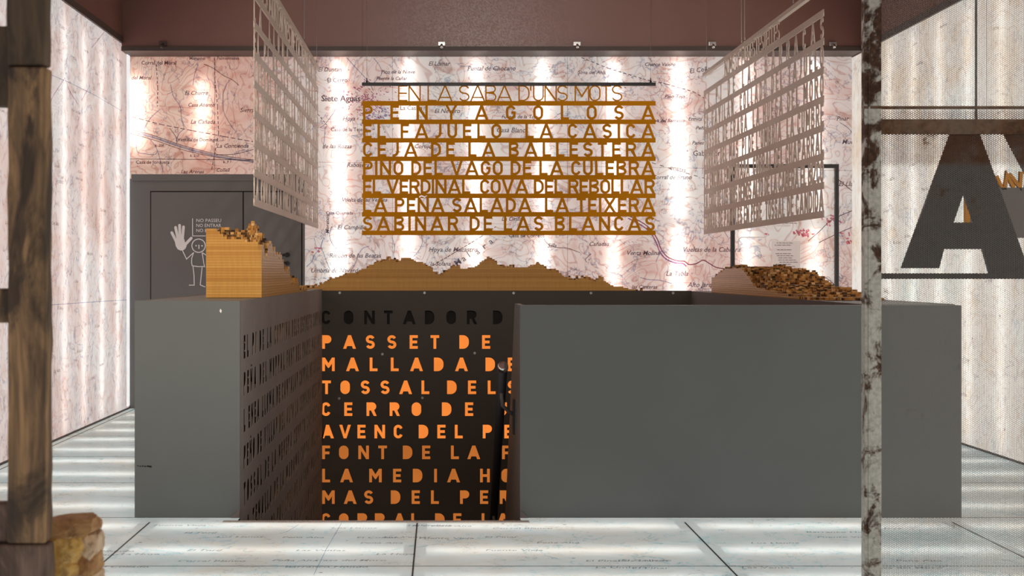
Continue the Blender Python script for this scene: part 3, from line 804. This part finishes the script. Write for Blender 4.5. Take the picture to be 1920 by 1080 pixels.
rows = [(ROWZ[i], .128, layout(s, 5.35, .132, .29, 8.18, .26)) for i, s in enumerate(left_rows)]
frl = frame((WL - .001, 0, 0), (0, 1, 0), (0, 0, 1))
plate_with_holes(YF + .02, YW, rows, .0016, frl, -1.35, HL, .29).build('lettered_panel', 'plate', pl)
MB().box(WL - .02, WL, YF + .02, YW, -3.2, -1.35).build('lower_panel', 'grey_dark', pl)
MB().prism([(WL - .045, YF - .02, .002), (WL + .0, YF - .02, .002), (WL, YF + .0, .002), (WL, YF, .045)], (-.0, 0, .004)).build('foot_plate', 'grey_dark', pl)
b = MB(); q = px(413, 583, YF - .001)
b.prism([q + Vector((0, 0, .012)), q + Vector((.008, 0, .002)), q + Vector((.004, 0, -.012)), q + Vector((-.004, 0, -.002))], (0, .001, 0)); b.build('paint_chip', 'white', pl)
b = MB()
for i in range(6): q = px(257 + 4.5 * i, 873.5 + (i % 2) * .5, YF - .001); b.box(q.x, q.x + (.009 if i < 4 else .014), q.y, q.y + .001, q.z - .002 - .001 * i, q.z + .002)
b.build('scuff_mark', 'soot', pl)
# --- back parapet
pb = empty('parapet', ((WL + WR) / 2, YW, 0), 'dark rear parapet of the stairwell with glowing orange place names cut into it', 'parapet')
def ux(u): return (590 + u / 2.348 - VX) * YW / F
def rowl(s): return [(c, ux(u), 1.0) for c, u in s]
br = [
 [('C', 30), ('O', 128), ('N', 218), ('T', 305), ('A', 388), ('D', 485), ('O', 580), ('R', 670), ('D', 785), ('E', 880), ('L', 975)],
 [('P', 33), ('A', 125), ('S', 225), ('S', 320), ('E', 418), ('T', 510), ('D', 637), ('E', 737), ('L', 900), ('A', 990)],
 [('M', 33), ('A', 138), ('L', 242), ('L', 335), ('A', 420), ('D', 525), ('A', 618), ('D', 752), ('E', 850), ('L', 990)],
 [('T', 33), ('O', 113), ('S', 203), ('S', 290), ('A', 372), ('L', 470), ('D', 583), ('E', 675), ('L', 762), ('S', 850)],
 [('C', 30), ('E', 130), ('R', 228), ('R', 330), ('O', 427), ('D', 560), ('E', 662), ('J', 815), ('U', 900)],
 [('A', 28), ('V', 108), ('E', 188), ('N', 263), ('C', 348), ('D', 458), ('E', 540), ('L', 617), ('P', 740), ('E', 835)],
 [('F', 33), ('O', 107), ('N', 192), ('T', 280), ('D', 388), ('E', 473), ('L', 600), ('A', 672), ('F', 825), ('O', 900)],
 [('L', 33), ('A', 112), ('M', 240), ('E', 345), ('D', 432), ('I', 526), ('A', 583), ('H', 728), ('O', 822)],
 [('M', 33), ('A', 128), ('S', 218), ('D', 335), ('E', 427), ('L', 512), ('P', 640), ('E', 728), ('R', 815)],
 [('C', 30), ('O', 107), ('R', 188), ('R', 265), ('A', 345), ('L', 425), ('D', 530), ('E', 610), ('L', 735), ('A', 800)]]
# rows measured on the photo: letter bottoms
by = [608, 654, 696, 739, 780, 822, 861, 904.5, 945, 988]
rows = [(px(0, by[i], YW).z, .124, rowl(r)) for i, r in enumerate(br)]
frb = frame((0, YW + .004, 0), (1, 0, 0), (0, 0, 1))
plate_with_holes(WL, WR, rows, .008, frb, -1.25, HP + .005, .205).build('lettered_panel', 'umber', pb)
MB().box(WL, WR, YW, YW + .008, -3.2, -1.25).build('lower_panel', 'grey_dark', pb)
zt = px(0, 626, YW).z; zm = px(0, 830, YW).z
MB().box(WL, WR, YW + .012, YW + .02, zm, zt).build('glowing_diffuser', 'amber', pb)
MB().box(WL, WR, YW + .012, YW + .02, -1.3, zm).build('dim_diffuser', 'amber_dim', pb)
MB().box(WL, WR, YW + .022, YW + .03, zt, HP).build('dark_lining', 'soot', pb)
MB().box(OL, OR, YW + .03, YW + .12, -3.2, HP).build('back_panel', 'grey', pb)
for (x, y) in ((637, 549), (796, 549), (963, 549.5), (1108, 549.5), (1262, 549.5), (717, 664), (890, 662), (792, 746), (636, 747)):
    p = px(x, y, YW)
    MB().tube([p + Vector((0, 0, 0)), p + Vector((0, -.006, 0))], .012, 10).build('screw', 'steel', pb)
# --- right parapet
pr = empty('parapet', ((0.43 + OR) / 2, YF, 0), 'wide plain grey parapet right of the stair opening', 'parapet')
MB().box(0.43, OR, YF, YF + .10, .0, HP - .004).build('front_panel', 'grey', pr)
MB().box(WR, WR + .02, YF + .10, YW - .001, -3.2, HP).build('inner_panel', 'grey_dark', pr)
MB().box(OR - .02, OR, YF + .10, YW - .001, -3.2, HP).build('outer_panel', 'grey', pr)
MB().box(WR + .02, OR - .02, YF + .10, YW - .001, HP - .022, HP - .002).build('top_panel', 'grey', pr)
MB().prism([(.43, YF + .10, HP - .006), (.43, 8.60, HP - .006), (.43, 9.87, -.32), (.43, 11.6, -2.4), (.43, 11.6, -3.2), (.43, YF + .10, -3.2)], (.03, 0, 0)).build('stair_side_panel', 'grey', pr)
MB().box(.43, OR, YF + .05, YF + .1, -3.2, -.01).build('lower_panel', 'grey_dark', pr)
MB().prism([(.43, YF - .02, .002), (.475, YF - .02, .002), (.43, YF, .045)], (0, .004, 0)).build('foot_plate', 'grey_dark', pr)
# --- stairs and rail
st = empty('staircase', ((WL + .40) / 2, YO + .05, -3.3), 'dark steps going down behind the pale floor edge of the stair opening', 'staircase')
for i in range(15):
    z = -.19 * (i + 1); y = YO + .055 + .26 * i
    MB().box(WL + .004, .426, y, y + .30, z - .05, z).build('step', 'grey_dark', st)
b = MB(); b.prism([(WL + .06, YO + .06, -.25), (WL + .06, YO + .06 + 3.95, -3.13), (WL + .06, YO + .06 + 3.95, -3.29), (WL + .06, YO + 3.7, -3.29), (WL + .06, YO + .06, -.55)], (.05, 0, 0)); b.build('stringer', 'black', st)
b = MB(); b.prism([(.28, YO + .06, -.25), (.28, YO + .06 + 3.95, -3.13), (.28, YO + .06 + 3.95, -3.29), (.28, YO + 3.7, -3.29), (.28, YO + .06, -.55)], (.05, 0, 0)); b.build('stringer', 'black', st)
hr0 = Vector((.35, 8.30, .80)); hr1 = Vector((.35, 9.80, -.306)); hd = (hr1 - hr0).normalized()
hr = empty('handrail', hr0, 'black tubular handrail with a polished end cap running down beside the orange letters', 'handrail')
MB().tube([hr0 + hd * .02, hr0 + hd * 3.6], .026, 20).build('rail', 'black', hr, True)
MB().tube([hr0 - hd * .004, hr0 + hd * .0, hr0 + hd * .018, hr0 + hd * .03], [.022, .029, .031, .030], 24).build('end_cap', 'chrome', hr, True)
for s in (.24, 1.75):
    c = hr0 + hd * s
    wpt = Vector((.428, c.y + .10, c.z - .16)) 
    o = MB().box(.418, .4295, wpt.y - .04, wpt.y + .04, wpt.z - .11, wpt.z + .09).build('bracket', 'black', hr)
    MB().tube([c, c + Vector((.0, 0, -.05)), c + Vector((.008, .03, -.10)), c + Vector((.045, .08, -.14)), wpt], .011, 10).build('arm', 'grey_dark', o, True)

# ================================================================== TERRAIN MODELS ON THE PARAPETS
def interp(tab, v):
    if v <= tab[0][0]: return tab[0][1]
    for (a, p), (b, q) in zip(tab, tab[1:]):
        if v <= b: return p + (q - p) * (v - a) / (b - a)
    return tab[-1][1]
def terrain(x0, x1, y0, y1, zb, hf, cx, cy, name, label, lay=.016):
    nx = max(1, round((x1 - x0) / cx)); ny = max(1, round((y1 - y0) / cy))
    dx = (x1 - x0) / nx; dy = (y1 - y0) / ny
    hh = [[max(0, round(hf(x0 + (i + .5) * dx, y0 + (j + .5) * dy) / lay)) * lay for j in range(ny)] for i in range(nx)]
    b = MB(); bm = b.bm
    def g(i, j): return hh[i][j] if 0 <= i < nx and 0 <= j < ny else 0.0
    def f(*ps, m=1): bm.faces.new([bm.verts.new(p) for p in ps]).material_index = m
    for i in range(nx):
        for j in range(ny):
            h = hh[i][j]
            if h <= 0: continue
            a, c, p, q = x0 + i * dx, x0 + (i + 1) * dx, y0 + j * dy, y0 + (j + 1) * dy
            z = zb + h
            f((a, p, z), (c, p, z), (c, q, z), (a, q, z))
            for q_, (n, e1, e2) in enumerate(((g(i - 1, j), (a, q), (a, p)), (g(i + 1, j), (c, p), (c, q)), (g(i, j - 1), (a, p), (c, p)), (g(i, j + 1), (c, q), (a, q)))):
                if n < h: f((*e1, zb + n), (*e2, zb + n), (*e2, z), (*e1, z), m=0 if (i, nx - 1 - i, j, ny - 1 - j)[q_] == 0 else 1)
    f((x0, y0, zb), (x0, y1, zb), (x1, y1, zb), (x1, y0, zb))
    o = b.build(name, 'card', recalc=False)
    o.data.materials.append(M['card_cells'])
    return tag(o, label, 'terrain model', 'stacked cardboard terrain models on the parapets')
def nz(x, y, s=1.0, seed=0.0): return mnoise.fractal(Vector((x * s + seed, y * s, seed * .3)), 1.0, 2.0, 4)
LE = [(9.0, .325), (9.4, .31), (9.7, .29), (9.95, .285), (10.13, .28), (10.23, .19), (10.74, .13), (11.35, .06), (11.9, .012), (12.1, .0)]
LX = [(-1.42, .41), (-1.35, .415), (-1.30, .365), (-1.22, .35), (-1.14, .345), (-1.075, .325)]
def hl(x, y):
    e = interp(LE, y); fx = interp(LX, x) - .325
    d = (WL - x)
    h = e + fx * max(0, 1 - (y - 9.0) / .9)
    if y > 9.08:
        h += .075 * max(0, min(1, (.30 - d) / .08)) * min(1, d / .12) * min(1, (y - 9.08) / .2) * (1 if y < 10.6 else max(0, 1 - (y - 10.6) / 1.0))
        h += .15 * math.exp(-((x + 1.26) / .045) ** 2 - ((y - 10.1) / .16) ** 2)
        h += .05 * nz(x, y, 5.0, 3.0) + .055 * (random.random() - .5)
        if d < .05: h += .06 * min(0, nz(0, y, 7.0, 8.0))
    else: h += .02 * nz(x, y, 9, 1) * (1 if random.random() > .5 else 0)
    return h
random.seed(3)
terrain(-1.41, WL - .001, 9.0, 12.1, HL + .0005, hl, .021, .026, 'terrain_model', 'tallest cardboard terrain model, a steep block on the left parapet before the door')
BP = [(570, 541), (590, 539), (600, 535), (620, 524), (640, 517), (660, 512), (672, 513), (680, 505), (690, 500), (705, 493), (715, 491), (735, 486), (745, 490), (760, 484), (770, 483), (778, 490), (790, 492), (800, 498), (810, 506),
      (817, 513), (825, 516), (835, 510), (850, 500), (860, 498), (868, 505), (885, 505), (900, 495), (910, 487), (918, 483), (925, 488), (935, 497), (945, 502), (960, 503), (975, 501), (985, 503), (1005, 496), (1010, 494), (1020, 500),
      (1030, 505), (1040, 505), (1055, 516), (1065, 522), (1080, 524), (1100, 521), (1112, 528), (1118, 528), (1126, 516), (1135, 528), (1145, 535), (1165, 538), (1182, 543.5), (1205, 545)]
def hb(x, y):
    d = y - YB0
    xp = VX + x * F / YW
    h = H - (interp(BP, xp) - VY) * YW / F - HP
    if d > .02:
        h += .025 * nz(x, y, 6, 5) - .10 * d + .05 * (random.random() - .60)
    else: h -= .012 * max(0, nz(x, 0, 8, 2)) + .003
    return min(h, h)
YB0 = YW + .002
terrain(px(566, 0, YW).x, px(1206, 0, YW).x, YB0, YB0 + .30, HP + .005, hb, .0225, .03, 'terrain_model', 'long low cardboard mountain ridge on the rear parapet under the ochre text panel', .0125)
RE = [(9.5, .0), (9.94, .028), (10.87, .058), (11.1, .14), (11.35, .205), (11.99, .20), (12.3, .16), (12.45, .125), (12.62, .12)]
RI = [(9.15, .0), (9.5, .012), (10.0, .045), (10.5, .085), (10.95, .165), (11.5, .185), (12.0, .205), (12.6, .15)]
def hr_(x, y):
    d = x - WR
    m = min(1, d / .12)
    h = interp(RE, y) * (1 - m) + interp(RI, y) * m
    if d > .03: h += .03 * nz(x, y, 5, 7) + .04 * (random.random() - .5) * (1 if y > 10.6 else .4)
    return h * (1 if y > 9.6 else .8)
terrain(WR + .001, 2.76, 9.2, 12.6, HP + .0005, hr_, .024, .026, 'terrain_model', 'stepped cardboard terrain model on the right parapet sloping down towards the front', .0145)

# ================================================================== HANGING TEXT PANELS
def text_panel(label, mat, origin, uy_axis, width, rows, z_bar, pitch, barh, thick, rail_z, cables, title_span, t=.172, rail_mat='black', cond=1.0):
    """letters stand between horizontal bars; a rail on cables carries it. uy_axis: direction of reading"""
    ux_ = Vector(uy_axis)
    root = empty('hanging_text_panel', Vector(origin) + ux_ * (width / 2), label, 'text panel', 'hanging text panels round the stairwell')
    fr = frame(origin, ux_, (0, 0, 1))
    fr = fr @ Matrix.Translation((0, 0, 0))
    cap = pitch - barh
    for i, s in enumerate(rows):
        b = MB()
        zt_ = z_bar - origin[2] - pitch * i
        bar = [[(0, zt_ - barh), (width, zt_ - barh), (width, zt_), (0, zt_)]]
        if i + 1 < len(rows) and 'Ñ' in rows[i + 1]:
            for c, x, sq in layout(rows[i + 1], width - .02, cap, t, .01):
                if c == 'Ñ': bar.append([(x + cap * sq * q, zt_ - barh + cap * r) for q, r in stroke([(.12, .07), (.28, .17), (.5, .07), (.66, .17)], .09)])
        b.add_mesh(fill(bar, thick), fr)
        if i == 0:
            lay = layout(s, title_span[1] - title_span[0], .128, .075, title_span[0], .32); size = rail_z - origin[2] - zt_ + .004; tt = .085
        else:
            lay = layout(s, width - .02, cap, t, .01, cond=cond); size = cap; tt = t
        for c, x, sq in lay:
            b.add_mesh(fill(letter_polys(c, x, zt_ - .002, size + .004, tt, sq), thick * .94), fr)
        b.build('text_row', mat, root)
    b = MB()
    p0 = Vector(origin); nrm = fr.to_3x3() @ Vector((0, 0, 1))
    me = fill([[(0, rail_z - origin[2]), (width, rail_z - origin[2]), (width, rail_z - origin[2] + .03), (0, rail_z - origin[2] + .03)]], .03)
    b.add_mesh(me, fr); b.build('suspension_rail', rail_mat, root)
    for (s, rr) in cables:
        q = p0 + ux_ * s; q.z = rail_z + .03
        MB().tube([q + Vector((0, 0, .03)), (q.x, q.y, 5.0)], rr, 6).build('cable', 'steel', root)
        MB().tube([q, q + Vector((0, 0, .012)), q + Vector((0, 0, .02)), q + Vector((0, 0, .042))], [.010, .010, .005, .005], 10).build('cable_clamp', 'black' if rail_mat == 'black' else 'chrome', root)
    return root
ppY = YW
XC0, XC1 = px(678, 0, ppY).x, px(1231, 0, ppY).x
PIT = 34.85 * ppY / F; BAR = 8.6 * ppY / F
text_panel('ochre text panel facing the camera, hanging above the rear parapet', 'ochre', (XC0, ppY + .06, 1.66), (1, 0, 0), XC1 - XC0,
           ["EN LA SABA D'UNS MOTS", 'PENYAGOLOSA', 'EL FAJUELO  LA CASICA', 'CEJA DE LA BALLESTERA', 'PINO DEL VAGO DE LA CULEBRA', 'EL VERDINAL  COVA DEL REBOLLAR', 'LA PEÑA SALADA  LA TEIXERA', 'SABINAR DE LAS BLANCAS'],
           px(0, 188, ppY).z, PIT, BAR, .008, px(0, 159.5, ppY).z, ((.045, .002), (XC1 - XC0 - .045, .002)), ((746 - 678) * ppY / F, (1166 - 678) * ppY / F))
# left one, seen from its well side; reading runs away from the camera
YL0, YL1 = 8.62, 13.14
text_panel('brown text panel on the left, hanging above the left parapet in front of the door', 'bronze', (WL, YL0, 1.70), (0, 1, 0), YL1 - YL0,
           ['A LES MUNTANYES DE LA TERRA ALTA', 'LA LLOMA DEL FRARE', 'EL PI DE LES TRES BRANQUES', 'TOSSAL DEL REI LA FONT DEL ALBI', 'LA CREU DE LES ERES CORRAL DEL SASTRE', 'CAMI DE LES CANALS MAS DE LA VINYA VELLA',
            'PLANA DEL MAJOR SOLANA DE LES BASSES ALTES', 'LA COVA DE LA ROCA LES FORQUES DEL RACO'],
           2.945, .1715, .042, .006, 3.09, ((.30, .003), (3.2, .003), (4.4, .002)), (.05, 4.3), t=.175, rail_mat='bronze', cond=.80)
# right one; reading runs towards the camera
YR0, YR1 = 13.08, 9.0
text_panel('brown text panel hanging on the right above the stepped cardboard terrain model', 'bronze', (2.313, YR0, 1.66), (0, -1, 0), YR0 - YR1,
           ['NOMS DE MORES I ESTELLES', 'EL PI DE LAS BARRACAS', 'EL GAVILAN  COLLADO DEL TAJUELO', 'TOSSAL DE FRAGA  LA HUESA DEL MORO', "CORRAL DEL MAS  PI DE L'OMBRIA  LA CUMBRE", 'LA ENCINA EMPERRADA  CORRAL DEL CHAPARRAL',
            'LA CRUZ DE LOS TRES REINOS ALTO DE LA CABERA EL BIZCO', 'CORRAL DE PAMPLES EN PERE  TOSSAL DE CANDIDA'],
           2.905, .1735, .042, .006, 3.03, ((.12, .002), (1.62, .003), (1.74, .003), (3.3, .003)), (.95, 2.9), t=.175, rail_mat='bronze', cond=.80)

# small brackets along the foot of the brown board
for (x, y, lab) in ((305, 97, 'small dark bracket on the brown board above the door'), (828, 99, 'small steel bracket on the brown board above the left half of the ochre text panel'),
                    (1082, 99, 'small steel bracket on the brown board above the right half of the ochre text panel'), (1336, 101, 'bright steel bracket on the brown board beside the right panel cables'),
                    (1562, 102, 'small steel bracket on the brown board near the right corner')):
    p = px(x, y, 14.10); 
    r = empty('ceiling_bracket', (p.x, 14.12, ZT + .05), lab, 'bracket', 'brackets along the foot of the brown board')
    MB().box(p.x - .035, p.x + .035, 14.095, 14.12, ZT + .045, ZT + .085, .004).build('plate', 'steel' if x != 305 else 'trimb', r)
    MB().tube([(p.x, 14.095, ZT + .055), (p.x, 14.06, ZT + .045), (p.x, 14.05, ZT + .02)], .013, 10).build('stub', 'chrome' if x != 305 else 'trimb', r, True)

# ================================================================== GLASS NOTICE AT THE BACK RIGHT
YN = 14.1
n0 = px(1370, 308, YN); n1 = px(1572, 308, YN)
nt = empty('notice_board', ((n0.x + n1.x) / 2, YN, 0), 'glass notice in a black frame standing before the back map behind the right panel', 'notice')
tw = .036
b = MB()
b.box(n0.x, n0.x + tw, YN - .02, YN + .02, 0, n0.z); b.box(n1.x - tw, n1.x, YN - .02, YN + .02, 0, n0.z)
b.box(n0.x + tw, n1.x - tw, YN - .02, YN + .02, n0.z - tw, n0.z); b.box(n0.x + tw, n1.x - tw, YN - .02, YN + .02, .1, .1 + tw)
b.build('frame', 'black', nt)
MB().box(n0.x + tw, n1.x - tw, YN - .004, YN + .004, .1 + tw, n0.z - tw).build('pane', 'glass', nt)
FRN = frame((0, YN - .006, 0), (1, 0, 0), (0, 0, 1))
def nq(x, y): p = px(x, y, YN); return (p.x, p.z)
def npart(polys, name, mat='frost'):
    b = MB()
    for p in polys: b.add_mesh(fill([[nq(*q) for q in p]], .002), FRN)
    return b.build(name, mat, nt)
def rr(x0, y0, x1, y1): return [(x0, y0), (x1, y0), (x1, y1), (x0, y1)]
loop = [(1386, 426)] + [(1432 + 8 * cos(math.radians(a)), 435.5 + 9.5 * sin(math.radians(a))) for a in range(-90, 91, 20)] + [(1395, 445)] + [(1392 + 8 * cos(math.radians(a)), 453 + 8 * sin(math.radians(a))) for a in range(-90, -181, -20)] + [(1384, 470)]
npart([stroke(loop, 2.2), stroke([(1408, 461), (1434, 461)] + [(1434 + 5 * cos(math.radians(a)), 466 + 5 * sin(math.radians(a))) for a in range(-90, 1, 20)], 1.8)], 'white_symbol')
npart([rr(1447, 452, 1500, 508), rr(1448, 421, 1482, 425)], 'text_field')
random.seed(21)
for y in (418, 455, 459, 468, 475, 479, 483, 487, 491, 495, 499, 503):
    x = random.uniform(1449, 1462); xe_ = random.uniform(1478, 1497); up = []
    while x < xe_:
        L = random.uniform(3, 8)
        up += [(x, y), (x + L, y), (x + L, y + .9), (x + L + 1.5, y + .9)]; x += L + 1.5
    x0_ = up[0][0]
    MB().add_mesh(fill([[nq(*q) for q in up + [(up[-1][0], y + 1.2), (x0_, y + 1.2)]]], .002), frame((0, YN - .008, 0), (1, 0, 0), (0, 0, 1))).build('text_line', 'grey_dark', nt)

# ================================================================== RUSTY SCREEN AT THE RIGHT
YS2 = 5.5
def sp(x, y, Y=YS2): return px(x, y, Y)
sc = empty('metal_screen', (sp(1634, 0).x, YS2, 0), 'rusty steel screen of perforated sheet with a big letter A at the right edge', 'screen')
x0, x1 = sp(1619, 0).x, sp(1650, 0).x
ZTOP = 2.75
MB().box(x0, x1, YS2 - .02, YS2 + .03, 0, ZTOP, .003).box(x0 + .012, x0 + .018, YS2 - .024, YS2 - .018, 0, ZTOP).build('post', 'galv', sc)
xe = sp(2180, 0).x
MB().box(xe, xe + .06, YS2 - .02, YS2 + .03, 0, ZTOP, .003).build('post', 'galv', sc)
MB().box(x1 - .002, xe + .002, YS2 + .004, YS2 + .0055, .03, ZTOP - .02).build('perforated_sheet', 'perf', sc)
za, zb_ = sp(0, 252).z, sp(0, 224).z
MB().box(x1, xe, YS2 - .012, YS2 + .0, za, zb_).build('cross_bar', 'rust', sc)
MB().box(x0 - .004, xe, YS2 - .022, YS2 + .0, sp(0, 205).z, sp(0, 200).z).build('cross_bar', 'rust', sc)
MB().box(x1, xe, YS2 + .012, YS2 + .03, sp(0, 523).z, sp(0, 512.5).z).build('letter_rail', 'darkplate', sc)
MB().box(sp(1830.5, 0).x, sp(1833.5, 0).x, YS2 + .008, YS2 + .014, zb_, ZTOP).build('divider_rod', 'black', sc)
FRA = frame((0, YS2 + .02, 0), (1, 0, 0), (0, 0, 1))
def ap(x, y): p = sp(x, y); return (p.x, p.z)
A_out = [(1693, 503), (1785, 250), (1839, 250), (1934, 513), (1858, 513), (1845, 467), (1772, 467), (1763, 503)]
A_in = [(1809, 362), (1829, 417), (1790, 417)]
MB().add_mesh(fill([[ap(*q) for q in A_out], [ap(*q) for q in A_in]], .02), FRA).build('letter', 'darkplate', sc)
Y_out = [(1886, 250), (1950, 250), (1990, 330), (2030, 250), (2094, 250), (2020, 390), (2020, 513), (1960, 513), (1960, 390)]
MB().add_mesh(fill([[ap(*q) for q in Y_out]], .02), FRA).build('letter', 'darkplate', sc)
# grey plate with an ochre crest beyond the screen
YG = 7.0
def gp(x, y): p = px(x, y, YG); return (p.x, p.z)
hg = empty('hanging_sign', (px(1900, 0, YG).x, YG, px(0, 446, YG).z), 'grey plate with ochre cut-out crest hanging beyond the rusty screen behind the letter A', 'sign')
FRG = frame((0, YG, 0), (1, 0, 0), (0, 0, 1))
MB().add_mesh(fill([[gp(*q) for q in rr(1817, 352, 2010, 446)]], .02), FRG).build('plate', 'grey_dark', hg)
MB().add_mesh(fill([[gp(*q) for q in rr(1809, 330, 1816.8, 446)]], .03), FRG).build('side_strip', 'ochre', hg)
crest = [stroke([(1868, 330), (1880, 356)], 5), stroke([(1883, 356), (1887, 328), (1900, 352)], 6), stroke([(1892, 326), (1912, 352), (1914, 322)], 6), stroke([(1922, 354), (1932, 326), (1944, 354), (1956, 326), (1966, 354)], 6)]
b = MB()
for p in crest: b.add_mesh(fill([[gp(*q) for q in p]], .02), FRG)
b.build('letter_crest', 'ochre', hg)
for x in (1850, 1985):
    p = px(x, 352, YG); MB().tube([p + Vector((0, 0, -.01)), (p.x, YG, 5.0)], .0015, 6).build('cable', 'steel', hg)

# ================================================================== TIMBER FRAME AND STONES AT THE LEFT
YT = 3.0
tf = empty('timber_frame', (px(50, 0, YT).x, YT + .03, 0), 'weathered timber post with short cross rails at the left edge', 'timber frame')
def rough_block(x0, x1, y0, y1, z0, z1, amp, seed, name, mat, parent, cut=.05):
    b = MB(); b.box(x0, x1, y0, y1, z0, z1)
    L = max(z1 - z0, x1 - x0)
    bmesh.ops.bevel(b.bm, geom=list(b.bm.edges), offset=min(.006, (x1 - x0) * .1), segments=2, affect='EDGES', profile=.6)
    n = max(1, int(L / cut))
    for ax, lo, hi in ((2, z0, z1), (0, x0, x1)):
        m = max(1, int((hi - lo) / cut))
        for i in range(1, m):
            co = [0, 0, 0]; co[ax] = lo + (hi - lo) * i / m; no = [0, 0, 0]; no[ax] = 1
            bmesh.ops.bisect_plane(b.bm, geom=b.bm.verts[:] + b.bm.edges[:] + b.bm.faces[:], plane_co=co, plane_no=no)
    for v in b.bm.verts:
        q = v.co * 14.0
        v.co += Vector((mnoise.noise(q + Vector((seed, 0, 0))), mnoise.noise(q + Vector((0, seed, 5))), mnoise.noise(q + Vector((9, 0, seed))) * .5)) * amp
    return b.build(name, mat, parent, True)
zj0 = px(0, 122, YT).z; zj1 = px(0, 1022, YT).z
xp0, xp1 = px(13, 0, YT).x, px(86, 0, YT).x
rough_block(xp0, xp1, YT, YT + .055, zj1 + .002, zj0 - .003, .004, 1.0, 'post', 'wood', tf)
rough_block(xp0 - .003, xp1 - .002, YT + .003, YT + .055, zj0, 2.3, .003, 2.0, 'upper_post', 'wood_dark', tf)
rough_block(xp0 - .10, xp1 + .004, YT - .004, YT + .058, 0, zj1, .004, 3.0, 'base_post', 'wood_red', tf)
for (ya, yb, m) in ((47, 198, 'wood_dark'), (541, 606, 'wood'), (945, 1018, 'wood_red')):
    rough_block(xp0 - .30, xp0 + .004, YT + .008, YT + .05, px(0, yb, YT).z, px(0, ya, YT).z, .003, ya * .1, 'cross_rail', m, tf)
def stone(c, r, seed, mat, label, rot=0.0, name='stone', sub=4, amp=.22):
    bm = bmesh.new(); bmesh.ops.create_icosphere(bm, subdivisions=sub, radius=1.0)
    R = Matrix.Rotation(rot, 3, 'Y')
    random.seed(seed)
    planes = []
    for _ in range(16):
        n = Vector((random.gauss(0, 1), random.gauss(0, 1), random.gauss(0, 1))).normalized()
        planes.append((n, (abs(n.x) + abs(n.y) + abs(n.z)) * random.uniform(.66, .86)))
    for v in bm.verts:
        p = v.co.copy()
        p = p / max(abs(p.x), abs(p.y), abs(p.z))
        for n, d in planes:
            e = p.dot(n) - d
            if e > 0: p -= n * e
        p += p.normalized() * mnoise.fractal(p * 2.6 + Vector((seed, 0, 0)), 1, 2, 4) * amp * .30
        v.co = R @ Vector((p.x * r[0], p.y * r[1], p.z * r[2])) + Vector(c)
    b = MB(); b.bm.free(); b.bm = bm
    o = b.build(name, mat)
    return tag(o, label, 'stone', 'rough stones stacked beside the timber post')
def sc_(x0, y0, x1, y1, Y, dep):     # photo box -> centre and radii
    a = px(x0, y1, Y); c = px(x1, y0, Y)
    return (((a.x + c.x) / 2, Y, (a.z + c.z) / 2), ((c.x - a.x) / 2, dep, (c.z - a.z) / 2))
YK = 3.16
for (bx_, dep, seed, mat, lab, rot) in (
    ((86, 968, 184, 1000, ), .07, 3, 'stone_brown', 'flat brown stone slab on top of the stack beside the timber post', -.05),
    ((84, 988, 168, 1048), .06, 7, 'stone', 'big ochre stone just under the flat top slab', .12),
    ((158, 998, 188, 1046), .05, 12, 'stone_pale', 'small pale stone at the right end of the stack under the slab', .1),
    ((84, 1040, 160, 1078), .06, 15, 'stone', 'ochre stone low in the stack below the big ochre stone', .1),
    ((152, 1034, 191, 1076), .05, 19, 'stone_brown', 'brown stone low at the right end of the stack', -.1),
    ((84, 1070, 190, 1112), .07, 23, 'stone_pale', 'pale stone at the bottom edge of the photo under the stack', .0)):
    c, r = sc_(*bx_, YK, dep)
    stone(c, r, seed, mat, lab, rot)
zs = px(0, 1108, YK).z
pe = MB().box(px(70, 0, YK).x, px(196, 0, YK).x, YK - .08, YK + .09, 0, zs, .006).build('stone_plinth', 'stone_brown')
tag(pe, 'low brown plinth carrying the stack of rough stones', 'plinth')
